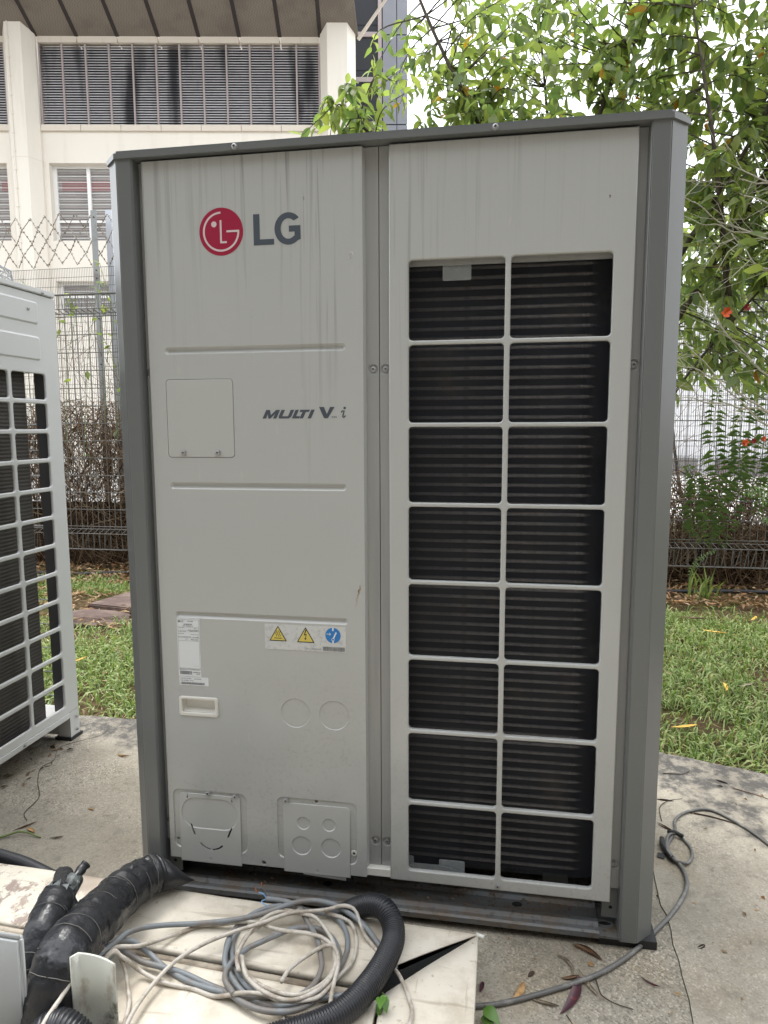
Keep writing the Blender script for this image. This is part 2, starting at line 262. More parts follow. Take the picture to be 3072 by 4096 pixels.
# ------------------------------------------------------------------ mesh helpers
WL = {}
def tag(o, label=None, cat=None, group=None, kind=None):
    if label: o['label'] = label
    if cat: o['category'] = cat
    if group: o['group'] = group
    if kind: o['kind'] = kind
    return o
def empty(name, loc, label=None, cat=None, group=None, kind=None):
    o = bpy.data.objects.new(name, None); COL.objects.link(o); o.location = loc; o.empty_display_size = 0.1
    WL[o] = Vector(loc); return tag(o, label, cat, group, kind)
def obj(name, geo, mat, parent=None, smooth=False, label=None, cat=None, group=None, kind=None, origin=None):
    if isinstance(geo, bmesh.types.BMesh):
        me = bpy.data.meshes.new(name); geo.to_mesh(me); geo.free()
    else: me = geo
    mats = mat if isinstance(mat, (list, tuple)) else [mat]
    if not me.materials:
        for q in mats: me.materials.append(q if not isinstance(q, str) else M[q])
    if origin is None:
        if parent is not None: origin = WL[parent]
        elif len(me.vertices):
            xs = [v.co for v in me.vertices]
            lo = [min(c[i] for c in xs) for i in range(3)]; hi = [max(c[i] for c in xs) for i in range(3)]
            origin = Vector(((lo[0] + hi[0]) / 2, (lo[1] + hi[1]) / 2, lo[2]))
        else: origin = Vector((0, 0, 0))
    origin = Vector(origin)
    me.transform(Matrix.Translation(-origin))
    if smooth:
        for p in me.polygons: p.use_smooth = True
    o = bpy.data.objects.new(name, me); COL.objects.link(o)
    o.location = origin - (WL[parent] if parent is not None else Vector((0, 0, 0)))
    if parent is not None: o.parent = parent
    WL[o] = origin
    return tag(o, label, cat, group, kind)
def inst(name, me, mw, parent=None, **k):
    """an object that shares mesh data, placed with the world matrix mw"""
    o = bpy.data.objects.new(name, me); COL.objects.link(o)
    if parent is not None:
        o.parent = parent; mw = Matrix.Translation(-WL[parent]) @ mw
    o.matrix_local = mw
    return tag(o, **k)
def B(): return bmesh.new()
def box(bm, x0, x1, y0, y1, z0, z1):
    v = [bm.verts.new((x, y, z)) for z in (z0, z1) for y in (y0, y1) for x in (x0, x1)]
    for f in ((0, 2, 3, 1), (4, 5, 7, 6), (0, 1, 5, 4), (1, 3, 7, 5), (3, 2, 6, 7), (2, 0, 4, 6)): bm.faces.new([v[i] for i in f])
    return bm
def loft(bm, rings, cap=True, closed=True):
    R = [[bm.verts.new(p) for p in r] for r in rings]
    n = len(R[0])
    for a, b in zip(R, R[1:]):
        for i in range(n if closed else n - 1):
            j = (i + 1) % n
            bm.faces.new((a[i], a[j], b[j], b[i]))
    if cap:
        bm.faces.new(list(reversed(R[0]))); bm.faces.new(R[-1])
    return bm
def fixn(bm): bmesh.ops.recalc_face_normals(bm, faces=bm.faces); return bm
def xz(poly, y): return [(p[0], y, p[1]) for p in poly]
def rrect(x0, x1, z0, z1, r, n=4):
    out = []
    for cx, cz, a0 in ((x1 - r, z1 - r, 0), (x0 + r, z1 - r, 90), (x0 + r, z0 + r, 180), (x1 - r, z0 + r, 270)):
        for i in range(n + 1):
            a = math.radians(a0 + 90 * i / n); out.append((cx + r * math.cos(a), cz + r * math.sin(a)))
    return out
def circ(cx, cz, r, n=32, rz=None): return [(cx + r * math.cos(2 * PI * i / n), cz + (rz or r) * math.sin(2 * PI * i / n)) for i in range(n)]
def slab_xz(bm, poly, y0, y1, poly2=None): return loft(bm, [xz(poly, y0), xz(poly2 or poly, y1)])
def smoothpath(pts, sub=6, closed=False):
    P = [Vector(p) for p in pts]; n = len(P); out = []
    rng = range(n if closed else n - 1)
    for i in rng:
        p1, p2 = P[i], P[(i + 1) % n]
        p0 = P[i - 1] if (i > 0 or closed) else p1 * 2 - p2
        p3 = P[(i + 2) % n] if (i + 2 < n or closed) else p2 * 2 - p1
        for k in range(sub):
            t = k / sub
            out.append(0.5 * ((2 * p1) + (p2 - p0) * t + (2 * p0 - 5 * p1 + 4 * p2 - p3) * t * t + (3 * p1 - p0 - 3 * p2 + p3) * t ** 3))
    if not closed: out.append(P[-1])
    return out
def tube(bm, pts, r, n=8, cap=True, rfun=None):
    """sweep; r number or list, rfun(i, angle) extra factor"""
    pts = [Vector(p) for p in pts]; m_ = len(pts); rings = []
    up = None
    for i, p in enumerate(pts):
        t = (pts[min(i + 1, m_ - 1)] - pts[max(i - 1, 0)])
        if t.length < 1e-9: t = Vector((0, 0, 1))
        t.normalize()
        if up is None:
            up = t.orthogonal().normalized()
        else:
            up = (up - t * up.dot(t))
            up = up.normalized() if up.length > 1e-6 else t.orthogonal().normalized()
        s = t.cross(up)
        rr = r[i] if isinstance(r, (list, tuple)) else r
        rings.append([p + (up * math.cos(2 * PI * k / n) + s * math.sin(2 * PI * k / n)) * rr * (rfun(i, 2 * PI * k / n) if rfun else 1) for k in range(n)])
    return loft(bm, rings, cap)
def cyl(bm, a, b, r, n=10): return tube(bm, [a, b], r, n)
def curve_plate(outer, holes, y_front, thick, bev, bres=2):
    """a flat sheet in x-z with holes and rounded edges, front face at y_front"""
    cu = bpy.data.curves.new('plate', 'CURVE'); cu.dimensions = '2D'; cu.fill_mode = 'BOTH'
    for poly in [outer] + holes:
        sp = cu.splines.new('POLY'); sp.points.add(len(poly) - 1); sp.use_cyclic_u = True
        for q, p in zip(sp.points, poly): q.co = (p[0], p[1], 0, 1)
    cu.bevel_depth = bev; cu.bevel_resolution = bres; cu.extrude = max(thick / 2 - bev, 0.0001); cu.offset = -bev
    o = bpy.data.objects.new('tmp', cu); COL.objects.link(o)
    dg = bpy.context.evaluated_depsgraph_get(); me = bpy.data.meshes.new_from_object(o.evaluated_get(dg))
    bpy.data.objects.remove(o); bpy.data.curves.remove(cu)
    for v in me.vertices: u, w, h = v.co; v.co = (u, y_front + thick / 2 - h, w)
    me.materials.clear(); return me
def boolean(me, cutter):
    a = bpy.data.objects.new('tmpa', me); c = bpy.data.objects.new('tmpb', cutter); COL.objects.link(a); COL.objects.link(c)
    md = a.modifiers.new('b', 'BOOLEAN'); md.object = c; md.solver = 'EXACT'; md.operation = 'DIFFERENCE'; md.use_self = True
    dg = bpy.context.evaluated_depsgraph_get(); r = bpy.data.meshes.new_from_object(a.evaluated_get(dg))
    bpy.data.objects.remove(a); bpy.data.objects.remove(c); r.materials.clear(); return r
def to_me(bm, name='m'):
    fixn(bm); me = bpy.data.meshes.new(name); bm.to_mesh(me); bm.free(); return me
def text_mesh(txt, x0, x1, z0, z1, y, bold=0.0, shear=0.0):
    """lettering fitted into a rectangle of the plane y"""
    cu = bpy.data.curves.new('t', 'FONT'); cu.body = txt; cu.size = 1; cu.shear = shear; cu.offset = bold; cu.resolution_u = 3
    o = bpy.data.objects.new('tmp', cu); COL.objects.link(o)
    dg = bpy.context.evaluated_depsgraph_get(); me = bpy.data.meshes.new_from_object(o.evaluated_get(dg))
    bpy.data.objects.remove(o); bpy.data.curves.remove(cu)
    X = [v.co.x for v in me.vertices]; Y = [v.co.y for v in me.vertices]
    a, b, c, d = min(X), max(X), min(Y), max(Y)
    for v in me.vertices: v.co = (x0 + (v.co.x - a) / (b - a) * (x1 - x0), y, z0 + (v.co.y - c) / (d - c) * (z1 - z0))
    me.materials.clear(); return me
def flat(bm, poly, y):
    """a printed patch: polygon in x-z facing -y"""
    vs = [bm.verts.new((p[0], y, p[1])) for p in poly]
    f = bm.faces.new(vs); f.normal_update()
    if f.normal.y > 0: f.normal_flip()
    return bm

# ------------------------------------------------------------------ the setting
GZ = -0.02
def ground_poly(name, poly, z0, z1, mat, **k):
    bm = B(); loft(bm, [[(x, y, z0) for x, y in poly], [(x, y, z1) for x, y in poly]]); fixn(bm)
    return obj(name, bm, mat, kind='structure', origin=(0, 0, 0), **k)
bm = B(); bmesh.ops.create_grid(bm, x_segments=60, y_segments=60, size=150)
for v in bm.verts: v.co.z = -0.075
obj('ground', bm, 'soil', kind='structure', origin=(0, 0, 0))
def jag(a, b, n, amp, seed):
    rnd = random.Random(seed); return [(a[0] + (b[0] - a[0]) * i / n + rnd.uniform(-amp, amp), a[1] + (b[1] - a[1]) * i / n + rnd.uniform(-amp, amp)) for i in range(n + 1)]
crack = [(1.262, -4.0), (1.272, -0.45), (1.270, -0.30), (1.273, -0.18), (1.280, -0.12), (1.281, -0.06), (1.285, -0.01), (1.283, 0.034), (1.289, 0.08), (1.291, 0.132), (1.284, 0.165), (1.286, 0.2), (1.290, 0.262), (1.297, 0.34), (1.293, 0.45), (1.299, 0.60), (1.296, 0.75), (1.302, 0.99)]
ledge = jag((-3.2, 0.955), (1.30, 0.985), 60, 0.004, 3)
ground_poly('slab_left', [(-3.2, -4.0)] + crack[:-1] + [(1.298, 0.985)] + list(reversed(ledge[:-1])), -0.14, GZ, 'concrete')
redge = jag((1.306, 1.055), (3.6, 0.30), 40, 0.006, 5)
ground_poly('slab_right', [(x + 0.0016, y) for x, y in crack] + redge + [(3.6, -4.0)], -0.14, GZ + 0.003, 'concrete2')
m = Mat('shade_wall_render', (0.30, 0.29, 0.275, 1), 0.9); speck(m, (0.20, 0.19, 0.18, 1), 0.45, 0.7, 0.5, 1.2); M['shadewall'] = m.m
bm = B(); box(bm, -9, 11, -5.0, -4.6, -0.05, 7.5); box(bm, -9, 6.49, -4.595, -3.4, 3.6, 3.8); box(bm, 6.5, 6.9, -4.595, 0.8, -0.05, 6.0); obj('added_shade_wall', fixn(bm), 'shadewall', kind='structure', origin=(0, 0, 0))  # unseen wall and side wing, added to shade the unit's front
bm = B(); box(bm, -30, 40, 7.5, 30, -0.1, -0.055); obj('road', bm, 'road', kind='structure', origin=(0, 0, 0))

# ------------------------------------------------------------------ the big outdoor unit
U = empty('outdoor_unit', (0.62, 0.38, 0.0), 'tall grey air conditioning outdoor unit with red round logo and black grille, centre', 'air conditioner')
YF = 0.012
Z0, Z1 = 0.0815, 1.716
# body shell
bm = B(); box(bm, 0.0035, 0.0075, 0.045, 0.752, 0.004, 1.72); obj('side_panel', fixn(bm), 'dark', U)
bm = B(); box(bm, 1.2325, 1.2365, 0.045, 0.752, 0.004, 1.72); obj('side_panel', fixn(bm), 'dark', U)
bm = B(); box(bm, 0.0075, 1.2325, 0.748, 0.752, 0.004, 1.72); obj('rear_panel', fixn(bm), 'dark', U)
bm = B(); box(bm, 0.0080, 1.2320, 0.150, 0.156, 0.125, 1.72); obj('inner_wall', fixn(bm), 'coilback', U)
# corner pillars: chamfered folded sheet
def pillar(mirror):
    pr = [(0.0, 0.10), (0.0, 0.0375), (0.0375, 0.0), (0.0727, 0.0), (0.0745, 0.002), (0.0755, 0.05), (0.0735, 0.05), (0.0725, 0.004), (0.0710, 0.002), (0.0385, 0.002), (0.002, 0.0385), (0.002, 0.10)]
    f = (lambda x: 1.24 - 0.0035 - x) if mirror else (lambda x: 0.0035 + x)
    bm = B(); loft(bm, [[(f(x), y, 0.0) for x, y in pr], [(f(x), y, 1.7225) for x, y in pr]]); fixn(bm)
    bmesh.ops.bevel(bm, geom=[e for e in bm.edges if abs((e.verts[0].co - e.verts[1].co).z) > 1 and e.verts[0].co.y < 0.04], offset=0.002, segments=2, affect='EDGES')
    return bm
obj('corner_pillar', pillar(False), 'dark', U); obj('corner_pillar', pillar(True), 'dark', U)
# lid with folded lip
lp = [(0.0, 0.76), (0.0, 0.0378), (0.0382, 0.0), (1.2018, 0.0), (1.24, 0.0378), (1.24, 0.76)]
lp = [(x, y - 0.004) for x, y in lp]
bm = B(); loft(bm, [[(x, y, 1.7208) for x, y in lp], [(x, y, 1.7388) for x, y in lp]]); fixn(bm)
bmesh.ops.bevel(bm, geom=[e for e in bm.edges if e.verts[0].co.z > 1.73 and e.verts[1].co.z > 1.73], offset=0.007, segments=4, affect='EDGES')
obj('lid', bm, 'dark', U)
# panel flanges (behind the panel faces)
def flange(x0, x1, zb, sx):
    bm = B(); box(bm, x0, x1, 0.030, 0.037, zb, 1.7195); c = B()
    for z in (1.2618, 0.1652):
        fo, ba = circ(sx, z - 0.001, 0.0118, 24), circ(sx, z, 0.0080, 24); k = 0.5
        loft(c, [xz([(p[0] + (p[0] - q[0]) * k, p[1] + (p[1] - q[1]) * k) for p, q in zip(fo, ba)], 0.028), xz(ba, 0.034)])
    return obj('panel_flange', boolean(to_me(bm), to_me(c)), 'flange', U)
F1 = flange(0.0735, 0.0985, 0.117, 0.0865); F2 = flange(0.5860, 0.6212, 0.104, 0.6078); F3 = flange(0.6228, 0.6500, 0.104, 0.6352); F4 = flange(1.1380, 1.1630, 0.107, 1.1505)
bm = B(); box(bm, 0.588, 0.650, 0.0135, 0.060, 0.0865, 0.1035); obj('lower_bridge', fixn(bm), 'handle', U)
# left service panel: sheet with pressed grooves, recesses and knockouts
bm = B(); fr = [(0.0945, Z0), (0.5895, Z0), (0.5895, Z1), (0.0945, Z1)]
bk = [(0.0905, Z0), (0.5935, Z0), (0.5935, Z1), (0.0905, Z1)]
loft(bm, [xz(fr, YF), xz(bk, 0.0295)]); base = to_me(bm)
cut = B()
def taper(poly_f, poly_b, d):
    k = 0.002 / d; out = [(p[0] + (p[0] - q[0]) * k, p[1] + (p[1] - q[1]) * k) for p, q in zip(poly_f, poly_b)]
    loft(cut, [xz(out, YF - 0.002), xz(poly_b, YF + d)])
def ringcut(cx, cz, r, w_, d, n=40):
    taper(circ(cx, cz, r, n), circ(cx, cz, r - 0.0013, n), 0.0014)
for zc in (1.3086, 1.0040, 0.6990):
    taper(rrect(0.1325, 0.5505, zc - 0.0080, zc + 0.0080, 0.0075), rrect(0.1395, 0.5435, zc - 0.0022, zc + 0.0022, 0.002), 0.0055)
taper(rrect(0.1315, 0.2926, 1.0685, 1.2450, 0.008), rrect(0.1319, 0.2922, 1.0689, 1.2446, 0.008), 0.0035)
taper(rrect(0.1330, 0.2322, 0.4500, 0.4992, 0.006), rrect(0.1345, 0.2307, 0.4515, 0.4977, 0.006), 0.0160)
taper(rrect(0.1062, 0.2952, 0.1080, 0.2610, 0.016), rrect(0.1082, 0.2932, 0.1100, 0.2590, 0.015), 0.0030)
taper(rrect(0.3714, 0.5667, 0.1080, 0.2640, 0.016), rrect(0.3734, 0.5647, 0.1100, 0.2620, 0.015), 0.0030)
ringcut(0.4225, 0.4740, 0.0355, 0.0016, 0.0025); ringcut(0.5147, 0.4745, 0.0355, 0.0016, 0.0025)
loft(cut, [xz(circ(0.3356, 0.0900, 0.0055, 14), YF - 0.002), xz(circ(0.3356, 0.0900, 0.0055, 14), YF + 0.010)])
for cx, cz in ((0.1145, 0.1290), (0.4686, 0.2585)):
    loft(cut, [xz(circ(cx, cz, 0.0038, 12), YF - 0.002), xz(circ(cx, cz, 0.0038, 12), YF + 0.010)])
pm = boolean(base, to_me(cut))
bm = B(); slab_xz(bm, rrect(0.1400, 0.2660, 0.1010, 0.2490, 0.01), YF - 0.01, YF + 0.04); pm = boolean(pm, to_me(bm))
PANEL = obj('service_panel', pm, 'panel', U, origin=(0, 0, 0)); WL[PANEL] = Vector((0, 0, 0))
# right grille panel
xL, xc0, xc1, xR = 0.6882, 0.8881, 0.9000, 1.1011
zb = [1.3137 - 0.1728 * i for i in range(7)]
edges = [1.4831] + zb + [0.1098]
holes = []
for i in range(8):
    hi = edges[i] - (0.0046 if i else 0); lo = edges[i + 1] + (0.0046 if i < 7 else 0)
    for a, b in ((xL, xc0), (xc1, xR)): holes.append(rrect(a, b, lo, hi, 0.0085, 4))
gp = curve_plate([(0.6459, Z0 + 0.001), (1.1419, Z0 + 0.001), (1.1419, Z1), (0.6459, Z1)], holes, YF, 0.013, 0.0028, 2)
GRP = obj('grille_panel', gp, 'panel_r', U, origin=(0, 0, 0)); WL[GRP] = Vector((0, 0, 0))
bm = B(); loft(bm, [xz([(0.6462, Z0 + 0.002), (0.6874, Z0 + 0.002), (0.6874, Z1), (0.6462, Z1)], 0.0255), xz([(0.6435, Z0 + 0.002), (0.6860, Z0 + 0.002), (0.6860, Z1), (0.6435, Z1)], 0.0300)]); obj('grille_return', fixn(bm), 'plain', GRP)
bm = B(); loft(bm, [xz([(1.1020, Z0 + 0.002), (1.1416, Z0 + 0.002), (1.1416, Z1), (1.1020, Z1)], 0.0255), xz([(1.1030, Z0 + 0.002), (1.1440, Z0 + 0.002), (1.1440, Z1), (1.1030, Z1)], 0.0300)]); obj('grille_return', fixn(bm), 'plain', GRP)
# screws
def screw_mesh():
    bm = B()
    loft(bm, [xz(circ(0, 0, 0.0062, 18), 0.0), xz(circ(0, 0, 0.0062, 18), -0.0011)])
    loft(bm, [xz(circ(0, 0, 0.0046, 6), -0.0011), xz(circ(0, 0, 0.0046, 6), -0.0040), xz(circ(0, 0, 0.0036, 6), -0.0046)])
    fixn(bm)
    for f in bm.faces: f.material_index = 0
    n0 = len(bm.faces)
    for s in (0, 1):
        p = [(-0.0024, -0.0006), (0.0024, -0.0006), (0.0024, 0.0006), (-0.0024, 0.0006)]
        p = p if s == 0 else [(b, a) for a, b in p]
        flat(bm, p, -0.0048 - 0.00008 * s)
    bm.faces.ensure_lookup_table()
    for f in bm.faces[n0:]: f.material_index = 1
    me = bpy.data.meshes.new('screw'); bm.to_mesh(me); bm.free(); me.materials.append(M['screw']); me.materials.append(M['black']); return me
SCR = screw_mesh()
def screw(x, y, z, parent=U, dim=False):
    inst('screw', SCR, Matrix.Translation((x, y, z)) @ Matrix.Rotation(random.uniform(0, 3), 4, 'Y') @ Matrix.Scale(1.12, 4), parent)
for x, z in [(q, r_) for q in (0.0865, 0.6078, 0.6352, 1.1505) for r_ in (1.2618, 0.1652)]: screw(x, 0.0340, z)
screw(0.3180, -0.0042, 1.7275); screw(0.8640, -0.0042, 1.7275); screw(0.8940, YF, 0.0945)
# service hatch
hp = curve_plate(rrect(0.1326, 0.2915, 1.0696, 1.2439, 0.0075), [], YF - 0.0008, 0.0042, 0.0012, 2)
HATCH = obj('hatch', hp, 'plain', U); WL[HATCH] = WL[U]
screw(0.1700, YF - 0.0008, 1.0800, HATCH); screw(0.2524, YF - 0.0008, 1.0802, HATCH)
# carrying handle: frame round a hollow
hf = curve_plate(rrect(0.1332, 0.2320, 0.4502, 0.4990, 0.006), [rrect(0.1415, 0.2240, 0.4600, 0.4915, 0.004)], YF - 0.0035, 0.006, 0.0026, 3)
HND = obj('handle', hf, 'handle', U); WL[HND] = WL[U]
bm = B(); fa = rrect(0.1415, 0.2240, 0.4600, 0.4915, 0.004); fb = rrect(0.1440, 0.2215, 0.4665, 0.4895, 0.003)
loft(bm, [xz(fa, YF + 0.0018), xz(fb, YF + 0.0150)], cap=False); bm.faces.new([bm.verts.new(p) for p in xz(fb, YF + 0.0150)])
obj('handle_hollow', fixn(bm), 'handle', HND)
# lower cover plates with knockouts
def cover_plate(outline, rings, slots, holes_, oval=False):
    p = curve_plate(outline, [circ(x, z, r, 14) for x, z, r in holes_], YF - 0.0006, 0.0036, 0.0008, 1)
    c = bmesh.new(); global cut; keep = cut; cut = c
    for x, z, r in rings: ringcut(x, z, r, 0.0013, 0.0016, 36)
    if oval: taper(rrect(0.1275, 0.2725, 0.1630, 0.2420, 0.0393, 12), rrect(0.1288, 0.2712, 0.1643, 0.2407, 0.0380, 12), 0.0013)
    for s in slots: loft(cut, [xz(s, YF - 0.004), xz(s, YF + 0.010)])
    cut = keep
    return boolean(p, to_me(c))
def strip(pts, w_):
    L, R_ = [], []
    for i, p in enumerate(pts):
        a, b = Vector(pts[max(i - 1, 0)]), Vector(pts[min(i + 1, len(pts) - 1)]); t = (b - a).normalized(); nn = Vector((-t.y, t.x)) * w_ / 2
        L.append((p[0] + nn.x, p[1] + nn.y)); R_.append((p[0] - nn.x, p[1] - nn.y))
    return L + list(reversed(R_))
outA = rrect(0.1224, 0.2795, 0.0745, 0.2525, 0.010); outA = [(x, z if z > 0.1 else 0.0745) for x, z in outA]
arcV = [(0.2035 + 0.036 * math.sin(a), 0.1465 - 0.036 * math.cos(a)) for a in [math.radians(t) for t in range(-62, 63, 8)]]
left_arm = [(0.1500, 0.1720), (0.1610, 0.1450)]; right_arm = [(0.2450, 0.1450), (0.2560, 0.1710)]
slots = [strip(left_arm, 0.0042), strip([arcV[i] for i in range(1, 8)], 0.0042), strip([arcV[i] for i in range(8, 15)], 0.0042), strip(right_arm, 0.0042), strip([(0.1450, 0.2505), (0.1448, 0.2480)], 0.003), strip([(0.1446, 0.2455), (0.1430, 0.2395)], 0.003), strip([(0.2570, 0.2490), (0.2572, 0.2465)], 0.003), strip([(0.2576, 0.2440), (0.2600, 0.2385)], 0.003)]
CA = obj('pipe_cover_plate', cover_plate(outA, [], slots, [(0.2000, 0.0860, 0.0036)], True), 'plain', U); WL[CA] = WL[U]
outB = rrect(0.3868, 0.5500, 0.0745, 0.2505, 0.010); outB = [(x, z if z > 0.1 else 0.0745) for x, z in outB]
CB = obj('cable_cover_plate', cover_plate(outB, [(0.4365, 0.2020, 0.0158), (0.4990, 0.2030, 0.0158), (0.4310, 0.1445, 0.0236), (0.5030, 0.1455, 0.0240)], [], [(0.4690, 0.0840, 0.0036)]), 'plain', U); WL[CB] = WL[U]
screw(0.1990, YF - 0.001, 0.2575, CA); screw(0.2680, YF - 0.001, 0.2550, CA); screw(0.3950, YF - 0.001, 0.2570, CB)
bm = B(); loft(bm, [xz(circ(0.5590, 0.1376, 0.0072, 20), YF + 0.003), xz(circ(0.5590, 0.1376, 0.0066, 20), YF + 0.0008)]); gm = fixn(bm); obj('grommet', gm, 'handle', U)
bm = B(); loft(bm, [xz(circ(0.5590, 0.1376, 0.0030, 12), YF + 0.0007), xz(circ(0.5590, 0.1376, 0.0030, 12), YF + 0.0004)]); obj('grommet_hole', fixn(bm), 'black', U)
# base pan: ledge profile swept along x, back wall with openings, corner feet
prof = [(0.001, 0.001), (0.001, 0.013), (0.006, 0.0165), (0.012, 0.0135), (0.022, 0.0135), (0.030, 0.020), (0.040, 0.020), (0.047, 0.016), (0.082, 0.016), (0.090, 0.022), (0.112, 0.022), (0.112, 0.001)]
bm = B(); loft(bm, [[(0.118, y, z) for y, z in prof], [(1.120, y, z) for y, z in prof]]); obj('base_pan', fixn(bm), 'pan', U)
bw = curve_plate([(0.078, 0.006), (1.160, 0.006), (1.160, 0.126), (0.078, 0.126)], [rrect(0.150, 0.215, 0.045, 0.080, 0.008), rrect(0.290, 0.470, 0.030, 0.085, 0.012), rrect(0.775, 1.000, 0.030, 0.088, 0.014), rrect(1.060, 1.120, 0.045, 0.085, 0.006)], 0.112, 0.004, 0.0008, 1)
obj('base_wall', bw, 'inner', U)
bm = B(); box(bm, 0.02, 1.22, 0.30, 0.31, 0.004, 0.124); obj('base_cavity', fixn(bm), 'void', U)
for a, b in ((0.0742, 0.1178), (1.1202, 1.1650)):
    bm = B(); loft(bm, [[(x, y, 0.004) for x, y in ((a, 0.0), (b, 0.0), (b, 0.11), (a, 0.11))], [(x, y, 0.0095) for x, y in ((a, 0.0), (b, 0.0), (b, 0.11), (a, 0.11))]]); fb_ = obj('base_foot', fixn(bm), 'pan', U)
    c = (a + b) / 2 + (0.008 if a < 0.5 else -0.006)
    bm = B(); o_ = [(c + 0.019 * math.cos(t) , 0.040 + 0.011 * math.sin(t)) for t in [2 * PI * i / 24 for i in range(24)]]; i_ = [(c + 0.015 * math.cos(t), 0.040 + 0.0075 * math.sin(t)) for t in [2 * PI * i / 24 for i in range(24)]]
    loft(bm, [[(x, y, 0.0096) for x, y in o_], [(x, y, 0.0122) for x, y in o_], [(x, y, 0.0122) for x, y in i_], [(x, y, 0.0098) for x, y in i_]], cap=False); obj('slot_rim', fixn(bm), 'dark', U)
    bm = B(); bm.faces.new([bm.verts.new((x, y, 0.0100)) for x, y in i_]); obj('slot_hole', bm, 'void', U)
for cx in (0.48, 0.94):
    bm = B(); bm.faces.new([bm.verts.new((cx + 0.012 * math.cos(2 * PI * i / 20), 0.064 + 0.009 * math.sin(2 * PI * i / 20), 0.0168)) for i in range(20)]); obj('drain_hole', bm, 'void', U)
for a, b in ((0.0745, 0.112), (1.128, 1.1655)):
    bm = B(); poly = [(a, 0.030), (b, 0.030), (b, 0.112), (a, 0.112)]; slab_xz(bm, poly, 0.0365, 0.0395); g_ = obj('corner_gusset', fixn(bm), 'dark', U)
    cx = (a + b) / 2
    bm = B(); flat(bm, circ(cx, 0.055, 0.0042, 14), 0.0362); obj('gusset_hole', bm, 'void', U)
for x0, x1 in ((0.01, 0.14), (1.12, 1.245)):
    for y0 in (0.012, 0.66):
        bm = B(); box(bm, x0, x1, y0, y0 + 0.085, GZ, -0.0005); obj('rubber_pad', fixn(bm), 'rubber', U)
# half hidden label below the service panel
bm = B(); slab_xz(bm, [(0.432, 0.0655), (0.537, 0.0605), (0.537, 0.083), (0.432, 0.083)], 0.020, 0.0210); TL = obj('lower_label', fixn(bm), 'sticker', U); WL[TL] = WL[U]
obj('label_print', text_mesh('3J31M001', 0.447, 0.474, 0.0690, 0.0760, 0.0198, 0.012), 'black', TL); obj('label_print', text_mesh('APILOT', 0.496, 0.507, 0.0690, 0.0740, 0.0198, 0.012), 'black', TL)
# heat exchanger behind the grille: tubes and fins, curved round at the right end
def coil_path(x):
    if x < 1.050: return (x, 0.068)
    t = min((x - 1.050) / 0.110, 1.0) * PI / 2
    return (1.050 + 0.092 * math.sin(t), 0.068 + 0.070 * (1 - math.cos(t)))
cx = [0.664] + [1.050 + 0.011 * i for i in range(11)]
zt = 0.118; tbm = B()
pts = [Vector((*coil_path(x), 0.0)) + Vector((0, 0.0005, 0)) for x in cx]
tube(tbm, pts, 0.0040, 8); TUBE = bpy.data.meshes.new('coil_tube'); fixn(tbm); tbm.to_mesh(TUBE); tbm.free(); TUBE.materials.append(M['tube'])
for p in TUBE.polygons: p.use_smooth = True
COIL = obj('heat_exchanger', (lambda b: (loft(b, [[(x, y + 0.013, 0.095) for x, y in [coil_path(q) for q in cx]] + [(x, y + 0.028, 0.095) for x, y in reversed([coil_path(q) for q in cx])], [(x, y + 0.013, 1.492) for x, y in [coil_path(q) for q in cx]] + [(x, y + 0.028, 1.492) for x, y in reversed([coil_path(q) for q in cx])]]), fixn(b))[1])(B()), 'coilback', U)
WL[COIL] = WL[U]
k = 0
while zt < 1.484:
    inst('coil_tube', TUBE, Matrix.Translation((0, 0, zt)), COIL); zt += 0.0212; k += 1
bm = B(); x = 0.668
while x < 1.158:
    px, py = coil_path(x); qx, qy = coil_path(x + 0.0005)
    t = Vector((qx - px, qy - py, 0)).normalized(); nrm = Vector((t.y, -t.x, 0))
    a = Vector((px, py, 0)); w_ = t * 0.00022
    r0 = [a - w_ - nrm * 0.0085, a + w_ - nrm * 0.0085, a + w_ + nrm * 0.0085, a - w_ + nrm * 0.0085]
    loft(bm, [[p + Vector((0, 0, 0.100)) for p in r0], [p + Vector((0, 0, 1.486)) for p in r0]], cap=False)
    x += 0.0019
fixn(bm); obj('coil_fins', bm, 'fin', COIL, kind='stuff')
bm = B(); box(bm, 0.664, 1.12, 0.040, 0.046, 1.4760, 1.4930); obj('coil_top_rail', fixn(bm), 'flange', COIL)
bm = B(); slab_xz(bm, rrect(0.7557, 0.8168, 1.4470, 1.4815, 0.003), 0.0545, 0.0570); obj('coil_clip', fixn(bm), 'galv', COIL)
bm = B(); slab_xz(bm, [(0.678, 0.070), (0.840, 0.070), (0.826, 0.0845), (0.812, 0.0935), (0.795, 0.0975), (0.790, 0.1000), (0.757, 0.1050), (0.678, 0.1045)], 0.0490, 0.0510); obj('coil_bracket', fixn(bm), 'galv', COIL)
bm = B(); slab_xz(bm, rrect(0.7561, 0.8167, 0.085, 0.1175, 0.003), 0.0535, 0.0555); obj('coil_clip', fixn(bm), 'galv', COIL)
bm = B(); slab_xz(bm, rrect(0.684, 0.696, 0.090, 0.119, 0.002), 0.0535, 0.0555); obj('coil_clip', fixn(bm), 'galv', COIL)
screw(0.6900, 0.0490, 0.0975, COIL)
